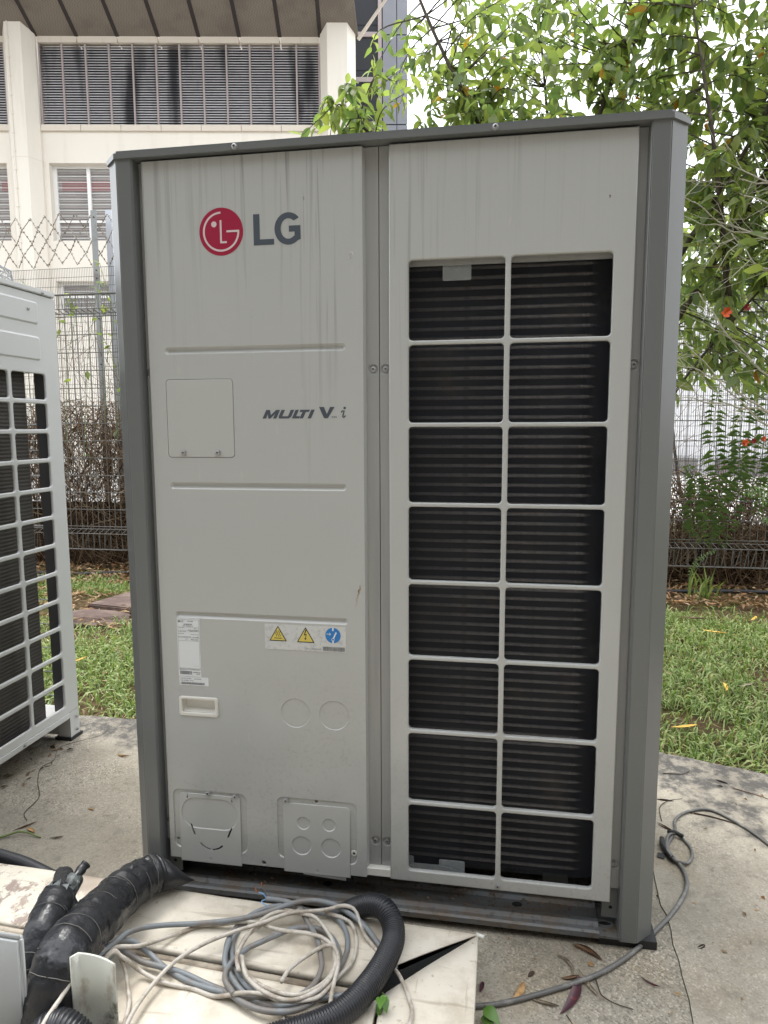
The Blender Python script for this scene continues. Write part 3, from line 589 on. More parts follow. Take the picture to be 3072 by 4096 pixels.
# ---- printed marks on the service panel
LG = obj('round_logo', (lambda b: flat(b, circ(0.2757, 1.5603, 0.0503, 64), YF - 0.0004))(B()), 'red', U); WL[LG] = WL[U]
cxl, czl = 0.2757, 1.5603
bm = B(); arc = [(cxl + 0.0398 * math.cos(math.radians(a)), czl + 0.0398 * math.sin(math.radians(a))) for a in range(90, 361, 5)]; flat(bm, strip(arc, 0.0042), YF - 0.0008)
flat(bm, [(cxl + 0.0125, czl - 0.0021), (cxl + 0.0418, czl - 0.0021), (cxl + 0.0418, czl + 0.0021), (cxl + 0.0125, czl + 0.0021)], YF - 0.0010)
flat(bm, [(cxl - 0.0026, czl - 0.0245), (cxl + 0.0125, czl - 0.0245), (cxl + 0.0125, czl - 0.0203), (cxl + 0.0016, czl - 0.0203), (cxl + 0.0016, czl + 0.0240), (cxl - 0.0026, czl + 0.0240)], YF - 0.0008)
flat(bm, circ(cxl - 0.0160, czl + 0.0161, 0.0062, 24), YF - 0.0008); obj('logo_face', bm, 'silver', LG)
bm = B(); flat(bm, [(0.3495, 1.5280), (0.3957, 1.5280), (0.3957, 1.5400), (0.3638, 1.5400), (0.3638, 1.5927), (0.3495, 1.5927)], YF - 0.0004); obj('logo_letter', bm, 'slate', U)
gcx, gcz = 0.4280, 1.5597
oa = [(gcx + 0.0310 * math.cos(math.radians(a)), gcz + 0.0334 * math.sin(math.radians(a))) for a in range(40, 316, 6)]
ia = [(gcx + 0.0170 * math.cos(math.radians(a)), gcz + 0.0210 * math.sin(math.radians(a))) for a in range(48, 316, 6)]
gpoly = oa + [(0.4550, 1.5370), (0.4550, 1.5655), (0.4292, 1.5655), (0.4292, 1.5530), (0.4415, 1.5530), (0.4415, 1.5445)] + list(reversed(ia))
bm = B(); flat(bm, gpoly, YF - 0.0004); bmesh.ops.triangulate(bm, faces=bm.faces); obj('logo_letter', bm, 'slate', U)
def letter(poly, ox, shear):
    bm = B(); flat(bm, [(0.3596 + (ox + x + y * shear - 795) * 0.000326, 1.1560 + y * 0.0003115) for x, y in poly], YF - 0.0004); bmesh.ops.triangulate(bm, faces=bm.faces); obj('model_lettering', bm, 'slate', U)
letter([(0, 0), (0, 61), (28, 61), (49, 25), (71, 61), (99, 61), (99, 0), (75, 0), (75, 32), (57, 0), (42, 0), (25, 32), (25, 0)], 795, 0.46)
letter([(0, 61), (0, 14), (8, 0), (78, 0), (90, 14), (90, 61), (65, 61), (65, 16), (25, 16), (25, 61)], 904, 0.46)
letter([(0, 61), (24, 61), (24, 16), (52, 16), (52, 0), (0, 0)], 1003, 0.46)
letter([(0, 61), (67, 61), (67, 45), (45, 45), (45, 0), (21, 0), (21, 45), (0, 45)], 1037, 0.46)
letter([(0, 0), (25, 0), (25, 61), (0, 61)], 1113, 0.46)
letter([(0, 79), (34, 79), (54, 30), (76, 79), (108, 79), (60, 0), (34, 0)], 1195, 0.0)
obj('model_lettering', text_mesh('TM', 0.5173, 0.5290, 1.1557, 1.1602, YF - 0.0004), 'slate', U)
letter(strip([(5, 40), (14, 50), (26, 52), (20, 26), (15, 10), (22, 4), (36, 18)], 9), 1342, 0.0)
letter(circ(30, 71, 9, 14), 1342, 0.0)
# rating sticker
def sticker(name, x0, x1, z0, z1, mat, r=0.0006):
    bm = B(); slab_xz(bm, rrect(x0, x1, z0, z1, r, 2), YF - 0.0006, YF - 0.0001); o = obj(name, fixn(bm), mat, U); WL[o] = WL[U]; return o
YP = YF - 0.0009
S1 = sticker('rating_label', 0.1350, 0.1922, 0.5480, 0.6897, 'sticker')
bm = B()
for a in (0.1372, 0.1900): flat(bm, [(a, 0.5640), (a + 0.0004, 0.5640), (a + 0.0004, 0.6868), (a, 0.6868)], YP)
for z in (0.5640, 0.5680, 0.6355, 0.6430, 0.6600, 0.6686, 0.6868): flat(bm, [(0.1374, z), (0.1902, z), (0.1902, z + 0.0004), (0.1374, z + 0.0004)], YP - 0.0001)
flat(bm, circ(0.1410, 0.6825, 0.0026, 20), YP - 0.0002); obj('label_rule', bm, 'pgrey', S1)
for t, a, b, c, d in (('LG', 0.1450, 0.1515, 0.6805, 0.6845), ('HEAT PUMP', 0.1625, 0.1760, 0.6820, 0.6842), ('ARUM260LTE6', 0.1520, 0.1735, 0.6742, 0.6772), ('380V 3N 50/60 Hz', 0.1500, 0.1760, 0.6708, 0.6726), ('CURRENT (MAX)', 0.1384, 0.1530, 0.6660, 0.6678), ('54.5 A', 0.1780, 0.1850, 0.6655, 0.6672), ('COOLING / HEATING', 0.1384, 0.1580, 0.6570, 0.6588), ('246 400 / 264 400 Btu/h', 0.1630, 0.1885, 0.6610, 0.6630), ('72 200 / 74 200 W', 0.1665, 0.1885, 0.6580, 0.6598), ('REFRIGERANT', 0.1384, 0.1530, 0.6520, 0.6538), ('R410A 16.5 kg', 0.1700, 0.1885, 0.6505, 0.6523), ('MAX ALLOWABLE PRESSURE', 0.1384, 0.1700, 0.6445, 0.6462), ('4.2 / 2.4 MPa', 0.1745, 0.1890, 0.6440, 0.6458), ('IP X4', 0.1560, 0.1610, 0.6385, 0.6405), ('MADE IN KOREA', 0.1700, 0.1880, 0.6380, 0.6400), ('Manufactured for outdoor use', 0.1386, 0.1885, 0.5655, 0.5672), ('ARUM260LTE6', 0.1720, 0.1905, 0.5575, 0.5600), ('APILOT', 0.1800, 0.1890, 0.5535, 0.5560)):
    obj('label_print', text_mesh(t, a, b, c, d, YP - 0.0003, 0.01), 'black', S1)
def barcode(x0, x1, z0, z1, parent, seed):
    rnd = random.Random(seed); bm = B(); x = x0
    while x < x1:
        w_ = rnd.choice((0.00035, 0.0006, 0.0009)); flat(bm, [(x, z0), (min(x + w_, x1), z0), (min(x + w_, x1), z1), (x, z1)], YP - 0.0002); x += w_ + rnd.choice((0.00035, 0.0006))
    obj('barcode', bm, 'pgrey', parent)
barcode(0.1385, 0.1690, 0.5530, 0.5615, S1, 1)
S2 = sticker('serial_label', 0.1358, 0.2096, 0.5262, 0.5470, 'sticker', 0.002)
for t, a, b, c, d in (('27.07.2023', 0.1390, 0.1520, 0.5420, 0.5440), ('3J31M001', 0.1545, 0.1660, 0.5420, 0.5440), ('307KCDD1R026', 0.1740, 0.1920, 0.5415, 0.5435), ('TS226 - 3071R026 - C31CC3', 0.1390, 0.1720, 0.5370, 0.5392)):
    obj('label_print', text_mesh(t, a, b, c, d, YP - 0.0003, 0.012), 'black', S2)
barcode(0.1400, 0.2000, 0.5285, 0.5340, S2, 2)
S3 = sticker('warning_label', 0.3526, 0.5452, 0.6262, 0.6862, 'sticker2')
def tri(cx, cz, s): return [(cx - s, cz - s * 0.86), (cx + s, cz - s * 0.86), (cx, cz + s * 0.86)]
def tri_sign(cx, cz):
    bm = B(); flat(bm, tri(cx, cz, 0.0212), YP); T_ = obj('warning_triangle', bm, 'black', S3)
    bm = B(); flat(bm, tri(cx, cz - 0.0008, 0.0176), YP - 0.0002); obj('triangle_fill', bm, 'yellow', S3)
tri_sign(0.3845, 0.6645); tri_sign(0.4505, 0.6640)
bm = B()
for dx in (-0.0042, 0.0, 0.0042):
    pts = [(0.3845 + dx + 0.0014 * math.sin(i * 1.0), 0.6570 + 0.0016 * i) for i in range(10)]; flat(bm, strip(pts, 0.0012), YP - 0.0004)
flat(bm, [(0.3755, 0.6525), (0.3935, 0.6525), (0.3935, 0.6542), (0.3755, 0.6542)], YP - 0.0004)
flat(bm, [(0.4505, 0.6770), (0.4530, 0.6755), (0.4490, 0.6655), (0.4535, 0.6668), (0.4505, 0.6560), (0.4528, 0.6572), (0.4500, 0.6510), (0.4470, 0.6565), (0.4494, 0.6560), (0.4510, 0.6640), (0.4462, 0.6622)], YP - 0.0004)
bmesh.ops.triangulate(bm, faces=bm.faces); obj('warning_symbol', bm, 'black', S3)
bm = B(); flat(bm, circ(0.5150, 0.6655, 0.0180, 40), YP); obj('blue_sign', bm, 'blue', S3)
bm = B()
flat(bm, [(0.5132, 0.6760), (0.5168, 0.6760), (0.5168, 0.6836), (0.5132, 0.6836)], YP - 0.0003); flat(bm, [(0.5132, 0.6475), (0.5168, 0.6475), (0.5168, 0.6530), (0.5132, 0.6530)], YP - 0.0003)
flat(bm, strip([(0.5160, 0.6585), (0.5228, 0.6730)], 0.0032), YP - 0.0003); flat(bm, strip([(0.5150 + 0.003 * math.cos(a), 0.6560 + 0.003 * math.sin(a)) for a in [i * PI / 8 for i in range(17)]], 0.0012), YP - 0.0005)
flat(bm, strip([(0.5000, 0.6685), (0.5095, 0.6685)], 0.0012), YP - 0.0003); flat(bm, strip([(0.5065, 0.6715), (0.5100, 0.6685), (0.5065, 0.6655)], 0.0012), YP - 0.0006); obj('sign_symbol', bm, 'sticker', S3)
obj('label_print', text_mesh('P/No.: MEZ32456401', 0.4515, 0.4880, 0.6305, 0.6328, YP - 0.0003, 0.01), 'pgrey', S3)
barcode(0.4910, 0.5420, 0.6285, 0.6385, S3, 5)
# scrapes and mud on the panels
def smear(pts, parent, mat, y):
    bm = B(); rnd = random.Random(len(pts))
    for (x, z, r) in pts:
        n = 7; flat(bm, [(x + r * rnd.uniform(0.4, 1) * math.cos(2 * PI * i / n), z + r * 1.8 * rnd.uniform(0.4, 1) * math.sin(2 * PI * i / n)) for i in range(n)], y)
    obj('mud_smear', bm, mat, parent)
rnd = random.Random(4)
smear([(0.5785 - 0.012 * t + rnd.gauss(0, 0.0012), 0.782 - 0.055 * t + rnd.gauss(0, 0.002), rnd.uniform(0.0006, 0.0018) * (1.3 - t)) for t in [i / 46 for i in range(46)]], U, 'tleaf', YF - 0.0003)
smear([(1.0895 + rnd.gauss(0, 0.001), 1.590 + rnd.gauss(0, 0.002), 0.0013) for i in range(4)], U, 'dleaf', YF - 0.0003)
smear([(0.564 + rnd.gauss(0, 0.0016), 1.497 + rnd.gauss(0, 0.004), rnd.uniform(0.0006, 0.0018)) for i in range(14)], U, 'handle', YF - 0.0003)
# debris lying on the base ledge belongs to nothing that can be counted
def bits(name, area, n, z, mats, size, label, cat, seed, parent=None):
    rnd = random.Random(seed); bm = B()
    for i in range(n):
        x, y = area(rnd); a = rnd.uniform(0, PI); L = rnd.uniform(*size); w_ = L * rnd.uniform(0.12, 0.5)
        d = Vector((math.cos(a), math.sin(a), 0)); s = Vector((-d.y, d.x, 0)); c = Vector((x, y, z + rnd.uniform(0.0005, 0.003)))
        zz = rnd.uniform(0, 0.4) * L
        vs = [bm.verts.new(p) for p in (c - d * L / 2, c - s * w_ / 2 + Vector((0, 0, zz)), c + d * L / 2, c + s * w_ / 2)]
        bm.faces.new((vs[0], vs[1], vs[2])); bm.faces.new((vs[0], vs[2], vs[3]))
    return obj(name, bm, mats, parent, label=label, cat=cat, kind='stuff')
bits('ledge_debris', lambda r: (r.uniform(0.14, 1.10), r.uniform(0.034, 0.108)), 260, 0.021, 'deadvine', (0.004, 0.014), 'crumbs of dead leaf and dirt along the dark base ledge', 'debris', 5)

# ------------------------------------------------------------------ neighbouring unit at the left edge
N = empty('neighbour_unit', (-0.95, 0.30, GZ), 'pale grey outdoor unit with white grid grille, cut by the left edge', 'air conditioner')
XN = -0.68
def yz(poly, x): return [(x, p[0], p[1]) for p in poly]
def plate_x(outer, holes, x_front, thick, bev):
    me = curve_plate(outer, holes, 0.0, thick, bev, 2)
    for v in me.vertices: a, b, c = v.co; v.co = (x_front - b, a, c)
    return me
nh = []
for r_ in range(12):
    z1 = 1.3200 - 0.1013 * r_; z0 = z1 - 0.0865
    for (a, b) in ((0.5635, 0.735), (0.376, 0.548), (0.188, 0.361), (0.001, 0.173), (-0.186, -0.014)): nh.append(rrect(a, b, z0, z1, 0.010, 3))
obj('grille_panel', plate_x([(-0.215, 0.088), (0.812, 0.088), (0.812, 1.586), (-0.215, 1.586)], nh, XN, 0.010, 0.0036), 'lpanel', N)
bm = B(); box(bm, XN - 0.014, XN + 0.004, -0.215, 0.760, 0.066, 0.094); bmesh.ops.bevel(bm, geom=bm.edges[:], offset=0.006, segments=2, affect='EDGES'); obj('lower_rail', bm, 'lpanel', N)
bm = B(); box(bm, XN - 0.62, XN + 0.006, -0.222, 0.806, 1.5875, 1.6060); bmesh.ops.bevel(bm, geom=bm.edges[:], offset=0.003, segments=2, affect='EDGES'); obj('lid', bm, 'lpanel', N)
for z0, z1, y1 in ((1.484, 1.560, 0.714), (1.364, 1.445, 0.716)):
    bm = B(); ou = rrect(-0.15, y1, z0, z1, 0.012); inn = rrect(-0.144, y1 - 0.006, z0 + 0.006, z1 - 0.006, 0.009)
    loft(bm, [yz(ou, XN + 0.0002), yz(inn, XN + 0.0035)]); obj('pressed_field', fixn(bm), 'lpanel', N)
def nscrew(y, z, x=XN + 0.0045):
    inst('screw', SCR, Matrix.Translation((x, y, z)) @ Matrix.Rotation(PI / 2, 4, 'Z'), N)
nscrew(0.736, 1.5935, XN + 0.0065); nscrew(0.66, 1.53, XN + 0.0038); nscrew(0.789, 0.061); nscrew(0.789, 0.012); nscrew(0.50, 0.080)
bm = B(); box(bm, XN - 0.050, XN - 0.0006, 0.757, 0.8115, GZ + 0.012, 0.088); obj('corner_leg', fixn(bm), 'lpanel', N)
bm = B(); box(bm, XN - 0.055, XN - 0.012, 0.748, 0.8115, 0.092, 1.585); obj('corner_post', fixn(bm), 'linner', N)
bm = B(); box(bm, XN - 0.062, XN + 0.004, 0.750, 0.822, GZ, GZ + 0.0115); obj('rubber_pad', fixn(bm), 'rubber', N)
me_ = curve_plate([(-1.30, GZ + 0.012), (XN - 0.052, GZ + 0.012), (XN - 0.052, 0.070), (-1.30, 0.070)], [rrect(-0.80, -0.765, 0.018, 0.048, 0.004), rrect(-0.98, -0.86, 0.018, 0.048, 0.004)], 0.770, 0.004, 0.0006, 1); obj('foot_rail', me_, 'lpanel', N)
bm = B(); box(bm, -1.30, XN - 0.015, -0.20, 0.806, 0.072, 0.090); obj('base_tray', fixn(bm), 'lpanel', N)
bm = B(); pp = [(-1.2, 0.705), (-0.77, 0.705), (-0.738, 0.700), (-0.725, 0.684), (-0.725, -0.19), (-1.2, -0.19)]
loft(bm, [[(x, y, 0.092) for x, y in pp], [(x, y, 1.50) for x, y in pp]]); obj('heat_exchanger', fixn(bm), 'oldcoil', N)
bm = B(); box(bm, -1.30, XN - 0.012, -0.20, 0.800, 1.36, 1.586); obj('fan_shroud', fixn(bm), 'linner', N)
bm = B(); box(bm, -1.30, XN - 0.012, -0.212, -0.205, GZ + 0.02, 1.586); obj('side_panel', fixn(bm), 'lpanel', N)
bm = B(); box(bm, -1.304, -1.299, -0.20, 0.80, GZ + 0.02, 1.586); obj('side_panel', fixn(bm), 'lpanel', N)
wg = empty('rear_wire_guard', (0, 0, 0)); wg.parent = N; wg.location = Vector((-0.9, 0.8, 0)) - WL[N]; WL[wg] = Vector((-0.9, 0.8, 0))
for xx in (-0.765, -0.90, -1.03, -1.16): bm = B(); cyl(bm, (xx, 0.803, 0.09), (xx, 0.803, 1.36), 0.0022, 6); obj('guard_wire', bm, 'wireguard', wg)
for k in range(14): bm = B(); z = 0.13 + 0.0925 * k; cyl(bm, (-1.29, 0.806, z), (-0.742, 0.806, z), 0.0020, 6); obj('guard_wire', bm, 'wireguard', wg)
# fan guard on its lid
FG = empty('fan_guard', (0, 0, 0)); FG.parent = N; FG.location = Vector((-1.0, 0.45, 1.606)) - WL[N]; WL[FG] = Vector((-1.0, 0.45, 1.606))
for j, (rr, zz) in enumerate(((0.285, 1.612), (0.285, 1.627), (0.282, 1.642), (0.276, 1.657), (0.262, 1.668), (0.22, 1.672), (0.17, 1.672), (0.12, 1.672))):
    bm = B(); tube(bm, [(-1.0 + rr * math.cos(2 * PI * i / 40), 0.55 + rr * math.sin(2 * PI * i / 40), zz) for i in range(41)], 0.0024, 6); obj('guard_ring', bm, 'wireguard', FG, True)
for a in range(0, 360, 30):
    c, s = math.cos(math.radians(a)), math.sin(math.radians(a))
    bm = B(); tube(bm, [(-1.0 + q * c, 0.55 + q * s, z) for q, z in ((0.10, 1.675), (0.262, 1.672), (0.283, 1.66), (0.289, 1.606))], 0.0030, 6); obj('guard_spoke', bm, 'wireguard', FG, True)

# ------------------------------------------------------------------ background building
UB = Vector((0.98299, 0.18365, 0)).normalized(); NB = Vector((UB.y, -UB.x, 0)); PB = Vector((-11.149, 16.053, 0))
def fb(s, z, o=0.0): return PB + UB * s + NB * o + Vector((0, 0, z))
BLD = empty('school_building', fb(3.6, 0, 0), 'cream building with brown soffit and sooty louvred window behind the fence', 'building')
def fbox(name, s0, s1, o0, o1, z0, z1, mat, parent=BLD, **k):
    bm = B(); loft(bm, [[fb(s, z, o) for s, o in ((s0, o0), (s1, o0), (s1, o1), (s0, o1))] for z in (z0, z1)]); return obj(name, fixn(bm), mat, parent, **k)
# wall bands between the window rows
fbox('wall_band', -9.5, 8.1, -0.30, 0.0, 8.02, 8.80, 'cream'); fbox('wall_band', -9.5, 8.1, -0.30, 0.0, 5.02, 6.06, 'cream'); fbox('wall_band', -9.5, 8.1, -0.30, 0.0, 2.2, 3.06, 'cream'); fbox('wall_band', -9.5, 8.1, -0.30, 0.0, -0.06, 1.2, 'cream')
fbox('wall_core', -9.5, 8.1, -9.0, -1.0, -0.06, 12.0, 'cream')
def column(s0, s1):
    pl = [(s0, 0.0), (s0 + 0.0, 0.10), (s0 + 0.20, 0.42), (s1 - 0.20, 0.42), (s1, 0.10), (s1, 0.0)]
    bm = B(); R0 = [fb(s, -0.06, o) for s, o in pl]; R1 = [fb(s, 11.05 + (0.35 if o > 0.3 else 0.08), o) for s, o in pl]
    loft(bm, [R0, R1]); c = obj('column', fixn(bm), 'cream', BLD); WL[c] = WL[BLD]
    bm = B(); pl2 = [(s, o + 0.012 if o > 0.05 else o) for s, o in pl]
    loft(bm, [[fb(s, 11.12 + (0.22 if o > 0.3 else -0.02), o + 0.006) for s, o in pl], [fb(s, 11.12 + (0.30 if o > 0.3 else 0.06), o + 0.006) for s, o in pl]]); obj('column_cap', fixn(bm), 'trim', c)
    bm = B(); loft(bm, [[fb(s, 8.02, o + 0.004) for s, o in pl], [fb(s, 8.035, o + 0.004) for s, o in pl]]); obj('column_joint', fixn(bm), 'trim', c)
column(-0.83, -0.02); column(7.27, 8.18); column(-8.9, -8.1)
bm = B(); tube(bm, [fb(-0.55, z, 0.435) for z in (3.0, 6.0, 9.0, 11.3)], 0.012, 6); cn = obj('lightning_cable', bm, 'cream', BLD)
for k in range(18): z = 3.2 + 0.45 * k; bm = B(); loft(bm, [[fb(-0.58, z, 0.424), fb(-0.52, z, 0.424), fb(-0.52, z, 0.455), fb(-0.58, z, 0.455)], [fb(-0.58, z + 0.03, 0.424), fb(-0.52, z + 0.03, 0.424), fb(-0.52, z + 0.03, 0.455), fb(-0.58, z + 0.03, 0.455)]]); obj('cable_clip', fixn(bm), 'cream', BLD)
def louvre(s0, s1):
    LV = fbox('louvre_window', s0, s1, -0.60, -0.30, 8.95, 10.95, 'louvdark'); WL[LV] = WL[BLD]
    n = 31
    for k in range(n):
        z = 8.99 + 1.90 * k / (n - 1)
        bm = B(); R = []
        for s in (s0 + 0.01, s1 - 0.01): R.append([fb(s, z - 0.022, 0.0 - 0.02), fb(s, z + 0.026, -0.085), fb(s, z + 0.033, -0.085), fb(s, z - 0.015, -0.02)])
        loft(bm, R); obj('slat', fixn(bm), 'slat', LV)
    nb = 12
    for k in range(1, nb):
        s = s0 + (s1 - s0) * k / nb; bm = B(); loft(bm, [[fb(s - 0.022, z, -0.06), fb(s + 0.022, z, -0.06), fb(s + 0.022, z, 0.0), fb(s - 0.022, z, 0.0)] for z in (8.95, 10.94)]); obj('mullion', fixn(bm), 'mullion', LV)
    for a, b in ((s0, s0 + 0.04), (s1 - 0.04, s1)):
        bm = B(); loft(bm, [[fb(a, z, -0.25), fb(b, z, -0.25), fb(b, z, 0.008), fb(a, z, 0.008)] for z in (8.95, 10.94)]); obj('jamb', fixn(bm), 'mullion', LV)
louvre(0.0, 7.25); louvre(-8.05, -0.86)
for s0, s1 in ((-8.1, -0.83), (-0.02, 7.27)):
    n = 7; w_ = (s1 - s0) / n
    for k in range(n): fbox('sill', s0 + k * w_ + 0.006, s0 + (k + 1) * w_ - 0.006, -0.05, 0.075, 8.80, 8.945, 'trim')
    for k in range(n): fbox('head_trim', s0 + k * w_ + 0.02, s0 + (k + 1) * w_ - 0.02, -0.30, 0.035, 10.955, 11.12, 'trim')
# lower windows: frames, mesh screens
def low_window(s0, z0, z1, wdt, n, curtain=False):
    W_ = fbox('window', s0, s0 + wdt * n, -0.36, -0.30, z0, z1, 'screen'); WL[W_] = WL[BLD]
    for k in range(n + 1):
        s = s0 + wdt * k; bm = B(); loft(bm, [[fb(s - 0.045, z, -0.298), fb(s + 0.045, z, -0.298), fb(s + 0.045, z, -0.22), fb(s - 0.045, z, -0.22)] for z in (z0, z1)]); obj('window_frame', fixn(bm), 'wframe', W_)
    for z in (z0 + 0.03, z0 + 0.55, z1 - 0.03):
        bm = B(); loft(bm, [[fb(s0, z - 0.03, -0.297), fb(s0 + wdt * n, z - 0.03, -0.297), fb(s0 + wdt * n, z - 0.03, -0.23), fb(s0, z - 0.03, -0.23)], [fb(s0, z + 0.03, -0.297), fb(s0 + wdt * n, z + 0.03, -0.297), fb(s0 + wdt * n, z + 0.03, -0.23), fb(s0, z + 0.03, -0.23)]]); obj('window_frame', fixn(bm), 'wframe', W_)
    k = 0; z = z0 + 0.05
    while z < z1 - 0.05:
        bm = B(); loft(bm, [[fb(s0 + 0.04, z, -0.292), fb(s0 + wdt * n - 0.04, z, -0.292), fb(s0 + wdt * n - 0.04, z, -0.27), fb(s0 + 0.04, z, -0.27)], [fb(s0 + 0.04, z + 0.012, -0.292), fb(s0 + wdt * n - 0.04, z + 0.012, -0.292), fb(s0 + wdt * n - 0.04, z + 0.012, -0.27), fb(s0 + 0.04, z + 0.012, -0.27)]]); obj('screen_bar', fixn(bm), 'wframe' if k % 2 else 'mullion', W_); z += 0.072; k += 1
    if curtain:
        for a, b in curtain: bm = B(); loft(bm, [[fb(a, z, -0.299), fb(b, z, -0.299), fb(b, z, -0.294), fb(a, z, -0.294)] for z in (z1 - 0.62, z1 - 0.36)]); obj('curtain', fixn(bm), 'curtain', W_)
for z0_, z1_ in ((6.06, 8.02), (4.1, 5.02)):
    fbox('wall_pier', -0.02, 0.115, -0.30, -0.002, z0_, z1_, 'cream'); fbox('wall_pier', -0.99, -0.83, -0.30, -0.002, z0_, z1_, 'cream')
low_window(0.16, 6.06, 8.02, 0.88, 8, [(0.3, 3.2)]); low_window(-7.9, 6.06, 8.02, 0.88, 8, [(-1.30, -1.05)]); low_window(0.16, 4.1, 5.02, 1.76, 4); low_window(-7.9, 4.1, 5.02, 1.76, 4)
fbox('wall_band', -9.5, 8.1, -0.30, 0.0, 1.2, 2.2, 'cream'); fbox('wall_band', -9.5, 8.1, -0.30, 0.0, 3.06, 4.1, 'cream')
# sloping soffit of brown mesh panels, rising outwards
SO, SZ = 4.2, 1.55
NPAN = 7; ws = (7.27 + 0.02) / NPAN
def soffit(s0, s1, zb_=11.10, o0=0.03):
    bm = B(); a0, a1 = s0 + 0.03, s1 - 0.03
    loft(bm, [[fb(a0, zb_, o0), fb(a1, zb_, o0), fb(a1, zb_ + 0.06, o0 - 0.02), fb(a0, zb_ + 0.06, o0 - 0.02)], [fb(a0, zb_ + SZ, o0 + SO), fb(a1, zb_ + SZ, o0 + SO), fb(a1, zb_ + SZ + 0.06, o0 + SO), fb(a0, zb_ + SZ + 0.06, o0 + SO)]])
    obj('soffit_panel', fixn(bm), 'soffit', BLD)
    bm = B(); loft(bm, [[fb(s1 - 0.05, zb_ - 0.01, o0), fb(s1 + 0.05, zb_ - 0.01, o0), fb(s1 + 0.05, zb_ + 0.10, o0), fb(s1 - 0.05, zb_ + 0.10, o0)], [fb(s1 - 0.05, zb_ + SZ - 0.01, o0 + SO), fb(s1 + 0.05, zb_ + SZ - 0.01, o0 + SO), fb(s1 + 0.05, zb_ + SZ + 0.1, o0 + SO), fb(s1 - 0.05, zb_ + SZ + 0.1, o0 + SO)]]); obj('soffit_seam', fixn(bm), 'seam', BLD)
for k in range(-8, 7): soffit(-0.02 + ws * k, -0.02 + ws * (k + 1))
fbox('soffit_end', 7.27, 7.95, 0.0, SO, 12.0, 12.7, 'soffit')
bm = B(); loft(bm, [[fb(7.27, 11.10, 0.03), fb(8.25, 11.10, 0.03), fb(8.25, 11.16, 0.0), fb(7.27, 11.16, 0.0)], [fb(7.27, 12.65, 4.23), fb(7.9, 12.65, 4.23), fb(7.9, 12.7, 4.23), fb(7.27, 12.7, 4.23)]]); obj('soffit_panel', fixn(bm), 'soffit', BLD)
bm = B(); tube(bm, [fb(8.25, 11.05, 0.02), fb(9.0, 11.75, 0.6), fb(8.0, 12.75, 4.2)], 0.05, 4); obj('roof_edge_trim', bm, 'trim', BLD)
# stair tower at the right end of the building
TW = empty('stair_tower', fb(9.0, 0, -2.5), 'grey panelled stair tower beside the cream column, half behind leaves', 'tower')
ts0, ts1, to0, to1 = 8.45, 9.55, -3.2, -1.0
fbox('tower_core', 7.85, ts1, -4.0, to1 - 0.02, -0.06, 18.0, 'louvdark', TW)
for k in range(15):
    z = 0.2 + 1.15 * k
    fbox('tower_panel', ts0 + 0.45, ts1 - 0.28, to1 - 0.018, to1 + 0.02, z, z + 1.12, 'tower', TW); fbox('tower_panel', ts1 - 0.26, ts1 + 0.02, to1 - 0.018, to1 + 0.02, z, z + 1.12, 'tower', TW)
    fbox('tower_window', 7.9, ts0 + 0.30, to1 - 0.018, to1 - 0.008, z + 0.25, z + 1.05, 'louvdark', TW); fbox('tower_rail', 7.9, ts0 + 0.43, to1 - 0.018, to1 + 0.02, z - 0.06, z + 0.06, 'mullion', TW)
fbox('tower_post', ts0 + 0.32, ts0 + 0.42, to1 - 0.015, to1 + 0.03, 0, 18, 'mullion', TW)
# white sheet shed seen through the right hand fence
SH = empty('white_shed', (9, 17, -0.06), 'low white corrugated shed across the pale road, seen through the right fence', 'shed')
bm = B(); box(bm, 3.2, 20.0, 16.6, 18.6, -0.05, 4.2); obj('shed_body', fixn(bm), 'sheet', SH)
bm = B(); x = 3.2
prf = []
while x < 20.0:
    prf += [(x, 16.58), (x + 0.10, 16.58), (x + 0.13, 16.54), (x + 0.19, 16.54)]; x += 0.22
prf2 = prf + [(prf[-1][0], 16.595), (prf[0][0], 16.595)]
loft(bm, [[(a, b, 0.35) for a, b in prf2], [(a, b, 4.15) for a, b in prf2]]); obj('corrugated_sheet', fixn(bm), 'sheet', SH)
for a, b in ((3.3, 5.4), (5.9, 7.7), (8.5, 11.0), (12, 15)):
    bm = B(); box(bm, a, b, 16.2, 16.53, -0.05, 0.34); obj('plinth_block', fixn(bm), 'plinth', SH)

# ------------------------------------------------------------------ fences
FY = 3.90
FN = empty('mesh_fence', (0, FY, -0.06), 'low welded wire fence with rolled top and bottom, right behind the lawn', 'fence')
zs = [0.145 * k + 0.30 for k in range(13)]
def roll(zc, sgn):  # triangular rolled edge
    return [(FY, zc), (FY - 0.12, zc + 0.06 * sgn), (FY, zc + 0.14 * sgn)]
for z in zs:
    bm = B(); cyl(bm, (-6.0, FY, z), (6.5, FY, z), 0.0040, 5); obj('horizontal_wire', bm, 'wire', FN)
for (y, z) in ((FY - 0.005, 0.278), (FY - 0.11, 0.255), (FY - 0.09, 0.118), (FY, 0.105), (FY, 2.065), (FY - 0.10, 2.085), (FY - 0.08, 2.205), (FY, 2.215)):
    bm = B(); cyl(bm, (-6.0, y, z), (6.5, y, z), 0.0042, 5); obj('horizontal_wire', bm, 'wire', FN)
bm = B(); x = -6.0; rnd = random.Random(11)
